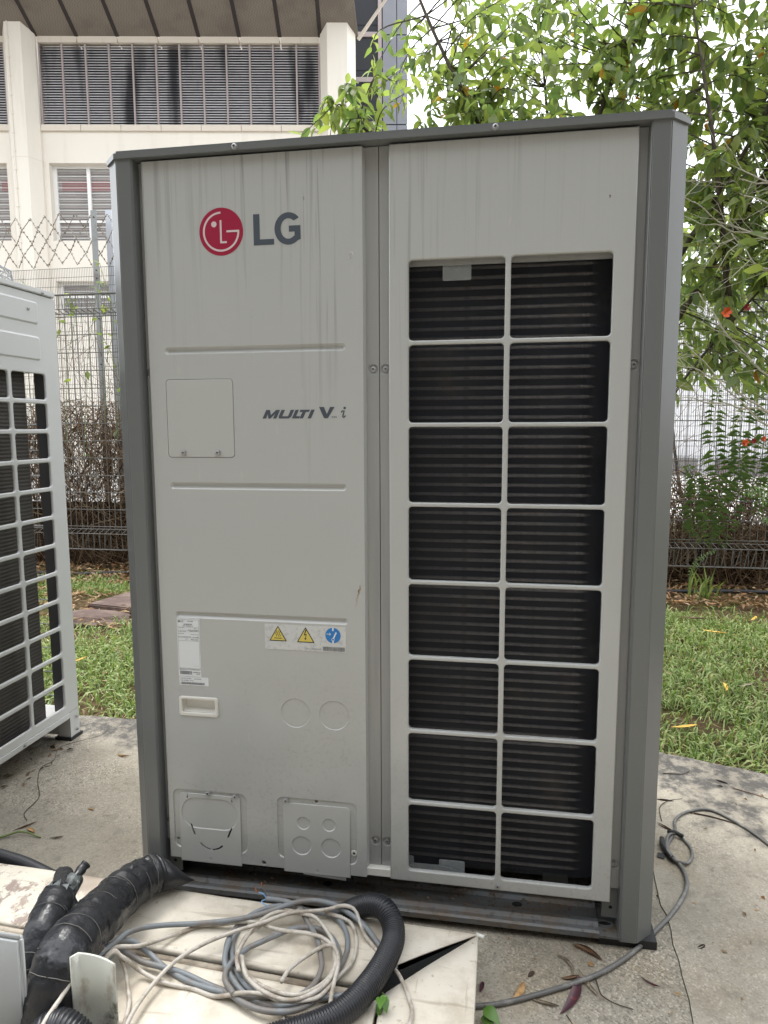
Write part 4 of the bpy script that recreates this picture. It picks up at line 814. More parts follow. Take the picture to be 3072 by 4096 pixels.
while x < 6.5:
    j = rnd.gauss(0, 0.004)
    tube(bm, [(x, FY, 0.28), (x + j, FY, 2.06)], 0.0034, 4, False)
    tube(bm, [(x, FY - 0.005, 0.28), (x + 0.012, FY - 0.11, 0.255), (x + rnd.gauss(0.0, 0.012), FY - 0.09, 0.118), (x, FY, 0.105), (x, FY, 0.28)], 0.0034, 4, False)
    tube(bm, [(x, FY, 2.06), (x, FY - 0.10, 2.085), (x + rnd.gauss(-0.03, 0.01), FY - 0.08, 2.205), (x, FY, 2.215), (x, FY, 2.06)], 0.0034, 4, False)
    x += 0.0515
obj('vertical_wires', bm, 'wire', FN, kind='stuff')
F2Y = 4.45
FS = empty('security_fence', (0, F2Y, -0.06), 'tall close mesh security fence topped with diamond razor mesh, behind the low fence', 'fence')
bm = B(); x = -6.5
while x < 7.0:
    tube(bm, [(x, F2Y, 0.0), (x, F2Y, 2.56)], 0.0020, 3, False); x += 0.0165
obj('vertical_wires', bm, 'wire', FS, kind='stuff')
for k in range(33):
    bm = B(); z = 0.02 + 0.0793 * k; cyl(bm, (-6.5, F2Y - 0.003, z), (7.0, F2Y - 0.003, z), 0.0024, 4); obj('horizontal_wire', bm, 'wire', FS)
# razor mesh: diamonds of barbed tape
bm = B(); rnd = random.Random(3)
def barb(bm, a, b):
    a, b = Vector(a), Vector(b); d = b - a; n = 3
    tube(bm, [a, b], 0.0032, 4, False)
    t = d.normalized(); s = Vector((-t.z, 0, t.x))
    for k in range(n):
        c = a + d * ((k + 0.5) / n)
        for sg in (1, -1):
            vs = [bm.verts.new(c - t * 0.010), bm.verts.new(c + t * 0.010), bm.verts.new(c + s * sg * 0.0115 + Vector((0, rnd.uniform(-0.008, 0.008), 0)))]
            bm.faces.new(vs)
dxr, dzr = 0.150, 0.220
nx = int(13.4 / dxr)
def rz(i): return Vector((0, 0, 0.03 * math.sin(i * 0.35) + 0.012 * math.sin(i * 1.7)))
for i in range(nx):
    x = -6.5 + i * dxr
    for j in range(4):
        z = 2.55 + j * dzr / 2 * 1.0
        p = lambda a, b: Vector((x + a, F2Y - 0.02 + 0.015 * math.sin(a * 40 + b * 9 + i), z + b)) + rz(i + a / dxr)
        if j % 2 == 0:
            barb(bm, p(0, 0), p(dxr / 2, dzr / 2)); barb(bm, p(dxr / 2, dzr / 2), p(dxr, 0))
        else:
            barb(bm, p(0, dzr / 2 - dzr / 2 + dzr / 2), p(dxr / 2, 0)); barb(bm, p(dxr / 2, 0), p(dxr, dzr / 2))
obj('razor_mesh', bm, 'razor', FS, kind='stuff')
for x, w_, mat, zt_ in ((-2.735, 0.05, 'post', 3.03), (1.0, 0.05, 'post', 3.03), (4.6, 0.05, 'post', 3.03), (-5.6, 0.05, 'post', 3.03)):
    bm = B(); pl = [(x, F2Y - 0.05), (x + 0.055, F2Y - 0.05), (x + 0.055, F2Y - 0.044), (x + 0.006, F2Y - 0.044), (x + 0.006, F2Y + 0.0), (x, F2Y + 0.0)]
    loft(bm, [[(a, b, -0.06) for a, b in pl], [(a, b, zt_) for a, b in pl]]); P_ = obj('angle_post', fixn(bm), 'post', FS); WL[P_] = WL[FS]
    for z in (2.97, 2.52, 2.45, 2.1, 1.7): bm = B(); loft(bm, [xz(circ(x + 0.03, z, 0.006, 10), F2Y - 0.0502), xz(circ(x + 0.03, z, 0.006, 10), F2Y - 0.0560)]); obj('bolt', fixn(bm), 'dtwig', P_)
    bm = B(); box(bm, x + 0.075, x + 0.135, F2Y + 0.06, F2Y + 0.10, -0.06, zt_ + 0.03); obj('pale_post', fixn(bm), 'post2', FS)

# ------------------------------------------------------------------ vegetation
def leaf_mesh(name, L=1.0, wd=0.36, fold=0.22, droop=0.35, n=6, mat='leaf'):
    bm = B(); rows = []
    for i in range(n + 1):
        t = i / n; w_ = wd * 0.5 * math.sin(PI * min(1, t ** 0.82)) * (1.0 if t < 0.75 else (1 - (t - 0.75) * 1.1)) + 0.004
        z = -droop * t * t * L; x = L * t * (1 - 0.12 * droop * t)
        rows.append([(x, w_ * L, z + w_ * L * fold * 2), (x, 0, z), (x, -w_ * L, z + w_ * L * fold * 2)])
    R = [[bm.verts.new(p) for p in r] for r in rows]
    for a, b in zip(R, R[1:]):
        for k in range(2): bm.faces.new((a[k], a[k + 1], b[k + 1], b[k]))
    me = bpy.data.meshes.new(name); bm.to_mesh(me); bm.free(); me.materials.append(M[mat])
    for p in me.polygons: p.use_smooth = True
    return me
LV = [leaf_mesh('leaf', 1, 0.40, 0.20, 0.25), leaf_mesh('leaf', 1, 0.36, 0.30, 0.45), leaf_mesh('leaf', 1, 0.44, 0.10, 0.12), leaf_mesh('leaf', 1, 0.33, 0.35, 0.65), leaf_mesh('leaf', 1, 0.42, -0.15, 0.30), leaf_mesh('leaf', 1, 0.38, 0.25, 0.35, mat='leaf_yellow')]
LVG = [([tuple(v.co) for v in me.vertices], [tuple(p.vertices) for p in me.polygons]) for me in LV]
def orient(d, roll, up=Vector((0, 0, 1))):
    x = d.normalized(); y = up.cross(x)
    y = y.normalized() if y.length > 1e-4 else Vector((0, 1, 0)); z = x.cross(y)
    return Matrix((x, y, z)).transposed().to_4x4() @ Matrix.Rotation(roll, 4, 'X')
def joined_leaves(name, items, mats, parent, kind='stuff', split=None):
    vs, fs, mi = [], [], []
    for (mw, var) in items:
        co, pl = LVG[var]; o_ = len(vs)
        vs += [tuple(mw @ Vector(c)) for c in co]; fs += [tuple(i + o_ for i in p) for p in pl]; mi += [1 if var == 5 else 0] * len(pl)
    me = bpy.data.meshes.new(name); me.from_pydata(vs, [], fs)
    for q in mats: me.materials.append(M[q])
    me.polygons.foreach_set('material_index', mi); me.polygons.foreach_set('use_smooth', [True] * len(fs)); me.update()
    return obj(name, me, mats, parent, kind=kind)
TR = empty('leafy_tree', (1.2, 2.7, -0.07), 'leafy tree with long green leaves overhanging the grey unit from behind', 'tree')
stems = [[(1.2, 2.7, -0.08), (1.12, 2.5, 1.4), (1.32, 2.35, 2.65), (1.62, 2.3, 3.2), (1.95, 2.3, 3.9)],
         [(1.18, 2.7, -0.08), (1.05, 2.55, 1.5), (0.85, 2.35, 2.4), (0.62, 2.25, 2.85), (0.40, 2.25, 3.35), (0.35, 2.3, 3.8)],
         [(1.16, 2.72, -0.08), (0.90, 2.6, 1.6), (0.45, 2.35, 2.35), (0.18, 2.2, 2.62), (0.0, 2.1, 2.75)],
         [(1.24, 2.7, -0.08), (1.6, 2.6, 1.3), (2.0, 2.4, 2.1), (2.4, 2.4, 3.0), (2.6, 2.4, 3.7)],
         [(1.24, 2.68, -0.08), (1.65, 2.4, 1.1), (1.95, 2.2, 1.62), (2.3, 2.1, 2.0), (2.7, 2.0, 2.2)],
         [(1.2, 2.75, -0.08), (1.2, 2.9, 2.0), (1.1, 3.0, 3.0), (1.0, 3.0, 3.9)],
         [(1.22, 2.74, -0.08), (1.5, 2.9, 2.0), (1.7, 3.0, 3.1), (1.8, 3.0, 4.0)],
         [(1.45, 2.6, 1.5), (1.75, 2.35, 2.0), (2.05, 2.1, 2.6), (2.2, 2.0, 3.3)],
         [(1.95, 2.2, 1.62), (1.85, 2.0, 1.95), (1.75, 1.9, 2.4), (1.65, 1.9, 2.9)]]
SP = []
for st in stems:
    P = smoothpath(st, 8); n = len(P); bm = B()
    tube(bm, P, [(0.010 if st[-1][2] < 2.5 else 0.020) * (1 - 0.82 * i / (n - 1)) for i in range(n)], 7); obj('trunk' if st[0][2] < 0 else 'branch', bm, 'bark', TR, True)
    SP += [p for p in P if p.z > 1.0]
rnd = random.Random(21)
items = []; tw = B()
def topz(x):
    pts = [(-0.4, 2.55), (-0.12, 2.72), (0.08, 2.93), (0.30, 2.99), (0.55, 3.02), (0.72, 3.1), (0.85, 3.55), (3.5, 4.1)]
    for (a, b), (c, d) in zip(pts, pts[1:]):
        if x <= c: return b + (d - b) * (x - a) / (c - a)
    return 4.1
made = 0
while made < 980:
    x = rnd.uniform(-0.15, 2.75); y = rnd.uniform(1.85, 3.0); z = rnd.uniform(1.25, 3.9)
    xe = 0.8946 + (x - 0.8946) * 3.794 / (y + 1.494); ze = 1.1385 + (z - 1.1385) * 3.794 / (y + 1.494)   # compare at the tree's mid depth
    if ze > topz(xe): continue
    if xe < 1.7 and ze < 2.35: continue
    if xe < 0.75 and rnd.random() < 0.1: continue
    if xe > 1.7 and ze < 1.75 and rnd.random() < 0.55: continue
    if ze > 2.95 and rnd.random() < 0.30: continue
    tip = Vector((x, y, z)); near = min(SP, key=lambda p: (p - tip).length)
    if (near - tip).length > 0.62: continue
    made += 1
    mid = near.lerp(tip, 0.55) + Vector((rnd.gauss(0, 0.05), rnd.gauss(0, 0.05), rnd.uniform(-0.02, 0.10)))
    P = smoothpath([near, mid, tip], 6); tube(tw, P, [0.0042 - 0.0030 * i / (len(P) - 1) for i in range(len(P))], 4, False)
    n = rnd.randint(8, 14); Ltw = min((near - tip).length * 0.85, 0.34)
    d0 = (P[-1] - P[-3]).normalized()
    for k in range(n):
        f = k / (n - 1); idx = (1 - f * Ltw / max(0.001, (near - tip).length)) * (len(P) - 1); i0 = int(max(0, min(len(P) - 2, idx))); p = P[i0].lerp(P[i0 + 1], max(0, min(1, idx - i0)))
        ang = k * 2.4 + rnd.uniform(-0.5, 0.5); side = d0.orthogonal().normalized(); side.rotate(Matrix.Rotation(ang, 3, d0))
        d = (d0 * rnd.uniform(0.25, 0.8) + side * rnd.uniform(0.6, 1.0) + Vector((0, 0, rnd.uniform(-0.55, 0.35)))).normalized()
        L = rnd.uniform(0.050, 0.100)
        var = 5 if rnd.random() < 0.014 else rnd.randrange(5)
        items.append((Matrix.Translation(p) @ orient(d, rnd.gauss(0, 0.55)) @ Matrix.Scale(L, 4), var))
    if rnd.random() < 0.3:
        pass
obj('twigs', tw, 'bark', TR, kind='stuff')
cinv = cam.matrix_world.inverted()
def seen(mw):
    p = cinv @ mw.translation
    if p.z > -0.1: return None
    u, v = p.x / -p.z, p.y / -p.z
    if abs(u) > 0.545 or abs(v) > 0.73: return None
    x, y, z = mw.translation
    tt = (0.4 + 1.494) / (y + 1.494); xu = 0.8946 + (x - 0.8946) * 1.494 / (y + 1.494); zu = 1.1385 + (z - 1.1385) * 1.494 / (y + 1.494)
    if 0.0 < xu < 1.24 and zu < 1.73: return None
    return -p.z / mw.to_scale().x
rank = sorted([(seen(mw), i) for i, (mw, v) in enumerate(items) if seen(mw) is not None])
big = set(i for _, i in rank[:300])
for i in big: inst('leaf', LV[items[i][1]], items[i][0], TR)
joined_leaves('foliage', [items[i] for i in range(len(items)) if i not in big], ['leaf', 'leaf_yellow'], TR)

# far dark greenery behind the fences on the right
BK = empty('far_bush', (3.4, 5.6, -0.07), 'dense green bush behind the fences at the right edge', 'bush')
items = []; rnd = random.Random(5)
bm = B()
for k in range(9):
    b0 = Vector((3.0 + rnd.uniform(-0.6, 1.6), 5.6, -0.07)); tube(bm, smoothpath([b0, b0 + Vector((rnd.uniform(-0.2, 0.2), rnd.uniform(-0.2, 0.2), 1.3)), b0 + Vector((rnd.uniform(-0.5, 0.5), rnd.uniform(-0.3, 0.3), 2.9))], 5), 0.016, 5)
obj('stem', bm, 'bark', BK, True)
for k in range(4200):
    x = rnd.gauss(3.5, 0.8); y = rnd.gauss(5.4, 0.30); z = rnd.gauss(2.50, 0.40)
    if z < 1.85 or x < 2.2: continue
    d = Vector((rnd.gauss(0, 1), rnd.gauss(0, 1), rnd.gauss(-0.3, 0.6))); items.append((Matrix.Translation((x, y, z)) @ orient(d, rnd.uniform(-1, 1)) @ Matrix.Scale(rnd.uniform(0.08, 0.13), 4), rnd.randrange(5)))
joined_leaves('foliage', items, ['leaf', 'leaf_yellow'], BK)

# lawn: broad blades, with straw
def blades(name, region, n, hl, wl, mat, seed, zbase, lay=0.5, **k):
    rnd = random.Random(seed); vs, fs = [], []
    for i in range(n):
        pt = region(rnd)
        if pt is None: continue
        x, y = pt; L = rnd.uniform(*hl); w_ = rnd.uniform(*wl); a = rnd.uniform(0, 2 * PI); lean = rnd.uniform(0.15, 1.0) * lay + 0.2
        d = Vector((math.cos(a), math.sin(a), 0)); s = Vector((-d.y, d.x, 0)); z0 = zbase + rnd.uniform(0, 0.012); b = Vector((x, y, z0)); o_ = len(vs)
        p1 = b + d * L * 0.45 * lean + Vector((0, 0, L * 0.5 * (1.35 - lean * 0.8))); p2 = b + d * L * lean + Vector((0, 0, L * (0.95 - lean * 0.75)))
        tw_ = s * math.cos(rnd.uniform(-0.6, 0.6)) + Vector((0, 0, rnd.uniform(-0.3, 0.3)))
        vs += [tuple(b - s * w_ * 0.3), tuple(b + s * w_ * 0.3), tuple(p1 + tw_ * w_ * 0.5), tuple(p1 - tw_ * w_ * 0.5), tuple(p2)]
        fs += [(o_, o_ + 1, o_ + 2, o_ + 3), (o_ + 3, o_ + 2, o_ + 4)]
    me = bpy.data.meshes.new(name); me.from_pydata(vs, [], fs); me.update()
    return obj(name, me, mat, kind='stuff', origin=(0, 0, 0), **k)
def lawn(rnd):
    x = rnd.uniform(-3.6, 4.0); y = rnd.uniform(0.96, 3.75)
    edge = 0.965 if x < 1.302 else 1.055 - (x - 1.302) * 0.327 + 0.01
    if y < edge: return None
    far = 3.15 + 0.22 * math.sin(x * 1.9) + 0.18 * noise.noise(Vector((x * 1.5, 0, 0)))
    if y > far and rnd.random() < min(1, (y - far) / 0.30): return None
    if x < -1.3 and x > -2.2 and 2.35 < y < 3.0: return None
    if noise.noise(Vector((x * 2.1, y * 2.1, 3))) < -0.22 and rnd.random() < 0.7: return None
    if y < edge + 0.10 and rnd.random() < 0.35: return None
    return x, y
def yb(r0):
    return r0
blades('lawn_grass', lambda r: lawn(r), 90000, (0.035, 0.105), (0.004, 0.010), 'grass', 2, -0.075, 0.80, label='broad bladed green lawn grass between slab and fence', cat='grass')
blades('dry_grass', lambda r: lawn(r), 15000, (0.025, 0.07), (0.003, 0.007), 'straw', 9, -0.072, 1.1, label='dry straw coloured grass mixed into the lawn', cat='grass')
# leaf litter under the fence
def litter(name, n, region, zfun, mat, seed, size=(0.03, 0.07), label=None, cat=None):
    rnd = random.Random(seed); vs, fs = [], []
    for i in range(n):
        x, y = region(rnd); L = rnd.uniform(*size); w_ = L * rnd.uniform(0.14, 0.4); a = rnd.uniform(0, 2 * PI); tl = rnd.gauss(0, 0.35)
        d = Vector((math.cos(a), math.sin(a), tl)).normalized(); s = Vector((-math.sin(a), math.cos(a), rnd.gauss(0, 0.4))).normalized(); c = Vector((x, y, zfun(rnd, x, y))); o_ = len(vs); cu = Vector((0, 0, L * rnd.uniform(0, 0.25)))
        vs += [tuple(c - d * L / 2), tuple(c - s * w_ / 2 + cu), tuple(c + d * L / 2), tuple(c + s * w_ / 2 + cu * 0.4)]; fs += [(o_, o_ + 1, o_ + 2), (o_, o_ + 2, o_ + 3)]
    me = bpy.data.meshes.new(name); me.from_pydata(vs, [], fs); me.update(); return obj(name, me, mat, kind='stuff', origin=(0, 0, 0), label=label, cat=cat)
litter('leaf_litter', 9000, lambda r: (r.uniform(-4.5, 5.0), 3.05 + abs(r.gauss(0, 0.5)) + 0.25), lambda r, x, y: -0.06 + r.uniform(0, 0.035), 'litter', 31, label='brown dead leaf litter along the foot of the fence', cat='leaf litter')
litter('lawn_litter', 900, lambda r: (r.uniform(-2.6, -1.1), r.uniform(2.2, 3.1)), lambda r, x, y: -0.05 + r.uniform(0, 0.03), 'litter', 32, label='curled dead leaves around the stone slab in the lawn', cat='leaf litter')
# dead vines heaped against the fences
def vines(name, n, region, top, seed, label, mat='deadvine', r=(0.0014, 0.0044)):
    rnd = random.Random(seed); bm = B()
    for i in range(n):
        x, y = region(rnd); zt_ = top(x) * rnd.random() ** 0.75; z0 = max(-0.06, zt_ - rnd.uniform(0.05, 0.5)); a = rnd.uniform(0, 2 * PI); L = rnd.uniform(0.1, 0.45)
        p0 = Vector((x, y, z0)); p2 = Vector((x + L * math.cos(a), min(max(y + 0.25 * L * math.sin(a), FY + 0.02), F2Y - 0.03), zt_)); p1 = (p0 + p2) / 2 + Vector((rnd.gauss(0, 0.08), rnd.gauss(0, 0.05), rnd.gauss(0.03, 0.08)))
        tube(bm, [p0, p0.lerp(p1, 0.55) + Vector((rnd.gauss(0, 0.015), 0, 0)), p1, p2], rnd.uniform(*r), 3, False)
    return obj(name, bm, mat, kind='stuff', label=label, cat='dead vines')
def topL(x): return 1.38 + 0.35 * noise.noise(Vector((x * 1.4, 1, 1))) if x < 0.6 else 0.72 + 0.20 * noise.noise(Vector((x * 1.4, 1, 1)))
vines('dead_vines', 10500, lambda r: (r.uniform(-4.6, 5.0), r.uniform(FY + 0.03, F2Y - 0.05)), topL, 8, 'brown tangle of dead vines heaped between the two fences')
vines('hanging_vines', 1100, lambda r: (r.uniform(-4.6, 5.0), r.uniform(FY + 0.02, FY + 0.12)), lambda x: 2.1, 18, 'thin dry vine stems climbing the upper fence wires', r=(0.001, 0.0024))
bm = B(); box(bm, -5, 5.5, F2Y - 0.35, F2Y - 0.06, -0.07, 0.30); 
for v in bm.verts:
    if v.co.z > 0: v.co.y += 0.1
bmesh.ops.subdivide_edges(bm, edges=bm.edges[:], cuts=12, use_grid_fill=True)
for v in bm.verts: v.co += Vector((0, 0.06 * noise.noise(v.co * 3), (0.16 * noise.noise(Vector((v.co.x * 2, v.co.y * 4, 2))) + (0.14 if v.co.x < 0.6 else -0.05)) if v.co.z > 0.1 else 0))
obj('vine_heap_core', bm, 'heap', kind='stuff', label='dark matted core of the dead vine heap at the fence', cat='dead vines')
# green creeper on the left fences
CR = empty('creeper', (-2.3, FY, -0.06), 'thin green creeper on the fence wires in the gap between the units', 'creeper')
rnd = random.Random(77); items = []; bm = B()
for k in range(7):
    x = -2.9 + 0.16 * k + rnd.uniform(-0.06, 0.06); P = smoothpath([(x, FY - 0.02, rnd.uniform(0.8, 1.2)), (x + rnd.uniform(-0.1, 0.1), FY - 0.025, 1.6), (x + rnd.uniform(-0.2, 0.2), FY - 0.03, 2.0), (x + rnd.uniform(-0.3, 0.3), FY - 0.02, rnd.uniform(2.15, 2.6))], 6)
    tube(bm, P, 0.0022, 4, False)
    for j in range(13):
        p = rnd.choice(P); d = Vector((rnd.gauss(0, 1), -0.5, rnd.gauss(0, 0.6)))
        if p.z > 1.5 or rnd.random() < 0.3: items.append((Matrix.Translation(p) @ orient(d, rnd.uniform(-0.8, 0.8)) @ Matrix.Scale(rnd.uniform(0.05, 0.085), 4), 2))
obj('stem', bm, 'stem', CR)
for mw, v in items: inst('leaf', LV[2], mw, CR)
# ferns at the right fence
def frond(bm, pts, L, n, wd, up=False):
    P = smoothpath(pts, max(2, n // (len(pts) - 1))); tube(bm, P, 0.0022, 4, False)
    for i, p in enumerate(P[1:-1]):
        f = i / len(P); t = (P[i + 2] - P[i]).normalized(); s = t.cross(Vector((0, -1, 0.25))).normalized(); l_ = L * math.sin(PI * (0.12 + 0.86 * f)) ** 0.7
        for sg in (1, -1):
            if random.random() < 0.08: continue
            d = (s * sg + t * random.uniform(0.1, 0.5) + Vector((0, random.uniform(-0.4, 0.2), random.uniform(-0.5, 0.05)))).normalized(); q = p + d * l_ * random.uniform(0.7, 1.15) - Vector((0, 0, 0.18 * l_)); w_ = t * wd * random.uniform(0.8, 1.3)
            m1 = p.lerp(q, 0.45) + Vector((0, 0, 0.22 * l_))
            vs = [bm.verts.new(a) for a in (p, m1 - w_, q, m1 + w_)]; bm.faces.new((vs[0], vs[1], vs[2])); bm.faces.new((vs[0], vs[2], vs[3]))
rnd = random.Random(6)
FE = empty('fern', (2.36, 3.75, -0.06), 'tall green fern climbing the right fence in front of the white shed', 'fern')
for a, b, sw in (((2.37, 3.78, 0.30), (2.34, 3.74, 1.42), 0.03), ((2.42, 3.78, 0.25), (2.58, 3.72, 1.50), 0.04), ((2.36, 3.78, 0.25), (2.46, 3.70, 1.10), -0.05), ((2.58, 3.78, 0.6), (2.72, 3.70, 1.75), 0.03), ((2.30, 3.78, 0.3), (2.16, 3.74, 0.86), -0.03), ((2.62, 3.76, 0.5), (2.80, 3.68, 1.25), 0.03)):
    bm = B(); a, b = Vector(a), Vector(b); frond(bm, [a, a.lerp(b, 0.35) + Vector((sw, 0, 0)), a.lerp(b, 0.7) + Vector((-sw, -0.03, 0)), b], 0.105, 36, 0.0058); obj('frond', bm, 'fern', FE)
SF = empty('young_fern', (2.22, 3.72, -0.06), 'small pale fern frond arching before the bottom wires of the right fence', 'fern')
bm = B(); frond(bm, [(2.20, 3.72, -0.05), (2.21, 3.70, 0.10), (2.26, 3.68, 0.20), (2.36, 3.66, 0.27)], 0.028, 20, 0.006); obj('frond', bm, 'feather', SF)
SG = empty('grass_tuft', (2.25, 3.55, -0.06), 'upright tuft of long grass at the foot of the right fence', 'grass tuft')
bm = B()
for k in range(20):
    a = rnd.uniform(-1, 1); p = Vector((2.25 + rnd.gauss(0, 0.05), 3.55 + rnd.gauss(0, 0.03), -0.06)); q = p + Vector((a * 0.12, rnd.uniform(-0.1, 0.05), rnd.uniform(0.12, 0.26))); m_ = p.lerp(q, 0.5) + Vector((-a * 0.015, 0, 0.03))
    s = Vector((0.006, 0, 0)); vs = [bm.verts.new(x) for x in (p - s, p + s, m_ + s, m_ - s, q)]; bm.faces.new(vs[:4]); bm.faces.new((vs[3], vs[2], vs[4]))
obj('blades', bm, 'grass', SG)
# bare pale branches reaching in from the right
BB = empty('bare_shrub', (2.75, 1.95, -0.07), 'bare shrub with pale leafless branches reaching in from the right edge', 'shrub')
rnd = random.Random(15)
bm = B(); tube(bm, smoothpath([(2.75, 1.95, -0.08), (2.70, 1.95, 0.5), (2.55, 1.93, 0.95)], 6), 0.014, 7); obj('trunk', bm, 'twig', BB, True)
ends = [((2.55, 1.93, 0.95), (2.10, 1.90, 1.17), (1.85, 1.88, 1.23), (1.60, 1.86, 1.27)), ((2.55, 1.93, 0.95), (2.12, 1.90, 1.14), (1.86, 1.88, 1.32), (1.62, 1.86, 1.42)), ((2.55, 1.93, 0.95), (2.16, 1.90, 1.06), (1.92, 1.88, 1.24), (1.66, 1.86, 1.52)),
        ((2.60, 1.93, 1.00), (2.20, 1.90, 1.22), (1.90, 1.88, 1.48), (1.72, 1.87, 1.72)), ((2.66, 1.94, 1.1), (2.25, 1.90, 1.82), (1.92, 1.90, 1.96), (1.70, 1.88, 2.02)), ((2.66, 1.94, 1.1), (2.22, 1.90, 1.86), (1.86, 1.90, 1.99), (1.62, 1.88, 2.15)),
        ((2.66, 1.94, 1.1), (2.20, 1.92, 1.95), (1.95, 1.90, 2.10), (1.70, 1.90, 2.22)), ((2.66, 1.94, 1.1), (2.25, 1.92, 2.00), (2.0, 1.90, 2.16), (1.78, 1.90, 2.19)), ((2.66, 1.94, 1.1), (2.3, 1.9, 1.75), (2.0, 1.88, 1.80), (1.84, 1.86, 1.96)), ((2.66, 1.94, 1.1), (2.22, 1.9, 2.05), (1.92, 1.9, 2.2), (1.80, 1.9, 2.36))]
for e in ends:
    P = smoothpath(e, 8); n = len(P); bm = B(); tube(bm, [p + Vector((0, 0, 0.008 * math.sin(i * 1.3))) for i, p in enumerate(P)], [0.0066 - 0.0048 * i / (n - 1) for i in range(n)], 5)
    for k in range(13):
        p = P[rnd.randrange(n // 3, n)]; d = Vector((-rnd.uniform(0.3, 1), rnd.gauss(0, 0.3), rnd.uniform(-0.6, 0.9))).normalized(); L = rnd.uniform(0.08, 0.28)
        tube(bm, [p, p + d * L * 0.5 + Vector((0, 0, rnd.gauss(0, 0.015))), p + d * L + Vector((0, 0, rnd.gauss(0, 0.03)))], [0.0017, 0.0013, 0.0008], 4, False)
    obj('branch', bm, 'twig', BB, True)
# orange flowered plant
FP = empty('flowering_shrub', (2.4, 1.9, -0.07), 'shrub with orange and red flower sprays and thin green stalks at right', 'shrub')
def flower(c, mat, s, parent):
    bm = B(); rnd = random.Random(int(c[0] * 1000))
    for k in range(6):
        a = 2 * PI * k / 6 + rnd.uniform(-0.3, 0.3); d = Vector((math.cos(a), -0.6, math.sin(a))).normalized(); sd = d.cross(Vector((0, 1, 0))).normalized()
        c_ = Vector(c); q = [c_, c_ + d * s * 0.5 - sd * s * 0.35, c_ + d * s * 0.95 - sd * s * 0.2, c_ + d * s + sd * s * 0.22, c_ + d * s * 0.5 + sd * s * 0.35]; vs = [bm.verts.new(p + Vector((0, rnd.uniform(-0.004, 0.004), 0))) for p in q]
        bm.faces.new((vs[0], vs[1], vs[2])); bm.faces.new((vs[0], vs[2], vs[3])); bm.faces.new((vs[0], vs[3], vs[4]))
    obj('flower', bm, mat, parent)
    bm = B()
    for k in range(5): a = rnd.uniform(3.4, 4.6); tube(bm, [c, Vector(c) + Vector((math.cos(a) * s * 1.2, -0.01, math.sin(a) * s * 0.9))], 0.0008, 3, False)
    obj('stamen', bm, 'fred', parent)
bm = B()
for P in ([(2.45, 1.9, -0.07), (2.35, 1.9, 0.9), (2.15, 1.9, 1.45), (2.02, 1.9, 1.525), (1.93, 1.9, 1.575), (1.885, 1.9, 1.63), (1.875, 1.9, 1.68)], [(2.45, 1.9, -0.07), (2.4, 1.9, 0.6), (2.2, 1.9, 0.98), (2.05, 1.9, 1.03), (1.965, 1.9, 1.06)], [(1.885, 1.9, 1.63), (1.86, 1.9, 1.632), (1.845, 1.9, 1.63)], [(1.885, 1.9, 1.63), (1.91, 1.9, 1.655), (1.928, 1.9, 1.65)], [(1.885, 1.9, 1.63), (1.86, 1.9, 1.655), (1.838, 1.9, 1.665)], [(1.885, 1.9, 1.64), (1.90, 1.9, 1.66), (1.905, 1.9, 1.668)], [(2.05, 1.9, 1.03), (2.0, 1.9, 1.06), (1.99, 1.9, 1.066)], [(2.05, 1.9, 1.03), (2.04, 1.9, 1.06), (2.03, 1.9, 1.077)]):
    P = smoothpath(P, 5); tube(bm, P, [0.0045 - 0.003 * i / (len(P) - 1) if len(P) > 14 else 0.0015 for i in range(len(P))], 5, False)
obj('stalk', bm, 'stem', FP, True)
flower((1.844, 1.892, 1.630), 'orange', 0.026, FP); flower((1.928, 1.892, 1.649), 'fred', 0.018, FP); flower((1.953, 1.892, 1.060), 'orange', 0.019, FP); flower((1.989, 1.892, 1.066), 'fred', 0.014, FP); flower((2.030, 1.892, 1.077), 'orange', 0.013, FP)
bm = B(); frond(bm, [(2.35, 1.6, 0.80), (2.15, 1.6, 0.865), (1.98, 1.6, 0.870), (1.86, 1.6, 0.862)], 0.040, 24, 0.005); obj('feathery_leaf', bm, 'feather', FP)
bm = B(); frond(bm, [(2.35, 1.6, 0.74), (2.15, 1.62, 0.80), (2.02, 1.62, 0.825), (1.94, 1.62, 0.825)], 0.034, 20, 0.005); obj('feathery_leaf', bm, 'feather', FP)
bm = B(); frond(bm, [(2.35, 1.6, 0.68), (2.15, 1.62, 0.74), (2.02, 1.62, 0.75), (1.95, 1.62, 0.745)], 0.034, 18, 0.005); obj('feathery_leaf', bm, 'feather', FP)
rnd = random.Random(99)
# a spray of nearer broad leaves at the right edge
NS = empty('near_leaf_spray', (2.35, 1.75, -0.07), 'bright green leafy spray hanging near the right edge above the orange flower', 'plant')
bm = B(); P = smoothpath([(2.5, 1.75, -0.07), (2.45, 1.75, 1.1), (2.25, 1.75, 1.68), (2.05, 1.75, 1.82), (1.93, 1.75, 1.80)], 6); tube(bm, P, 0.004, 5, False); obj('stem', bm, 'stem', NS)
for k in range(46):
    p = P[rnd.randrange(len(P) // 2, len(P))] + Vector((rnd.gauss(0, 0.06), rnd.gauss(0, 0.05), rnd.gauss(0, 0.06))); d = Vector((-rnd.uniform(-0.2, 1), rnd.gauss(-0.3, 0.4), rnd.uniform(-0.9, 0.4)))
    inst('leaf', LV[rnd.randrange(3)], Matrix.Translation(p) @ orient(d, rnd.gauss(0, 0.5)) @ Matrix.Scale(rnd.uniform(0.07, 0.11), 4), NS)

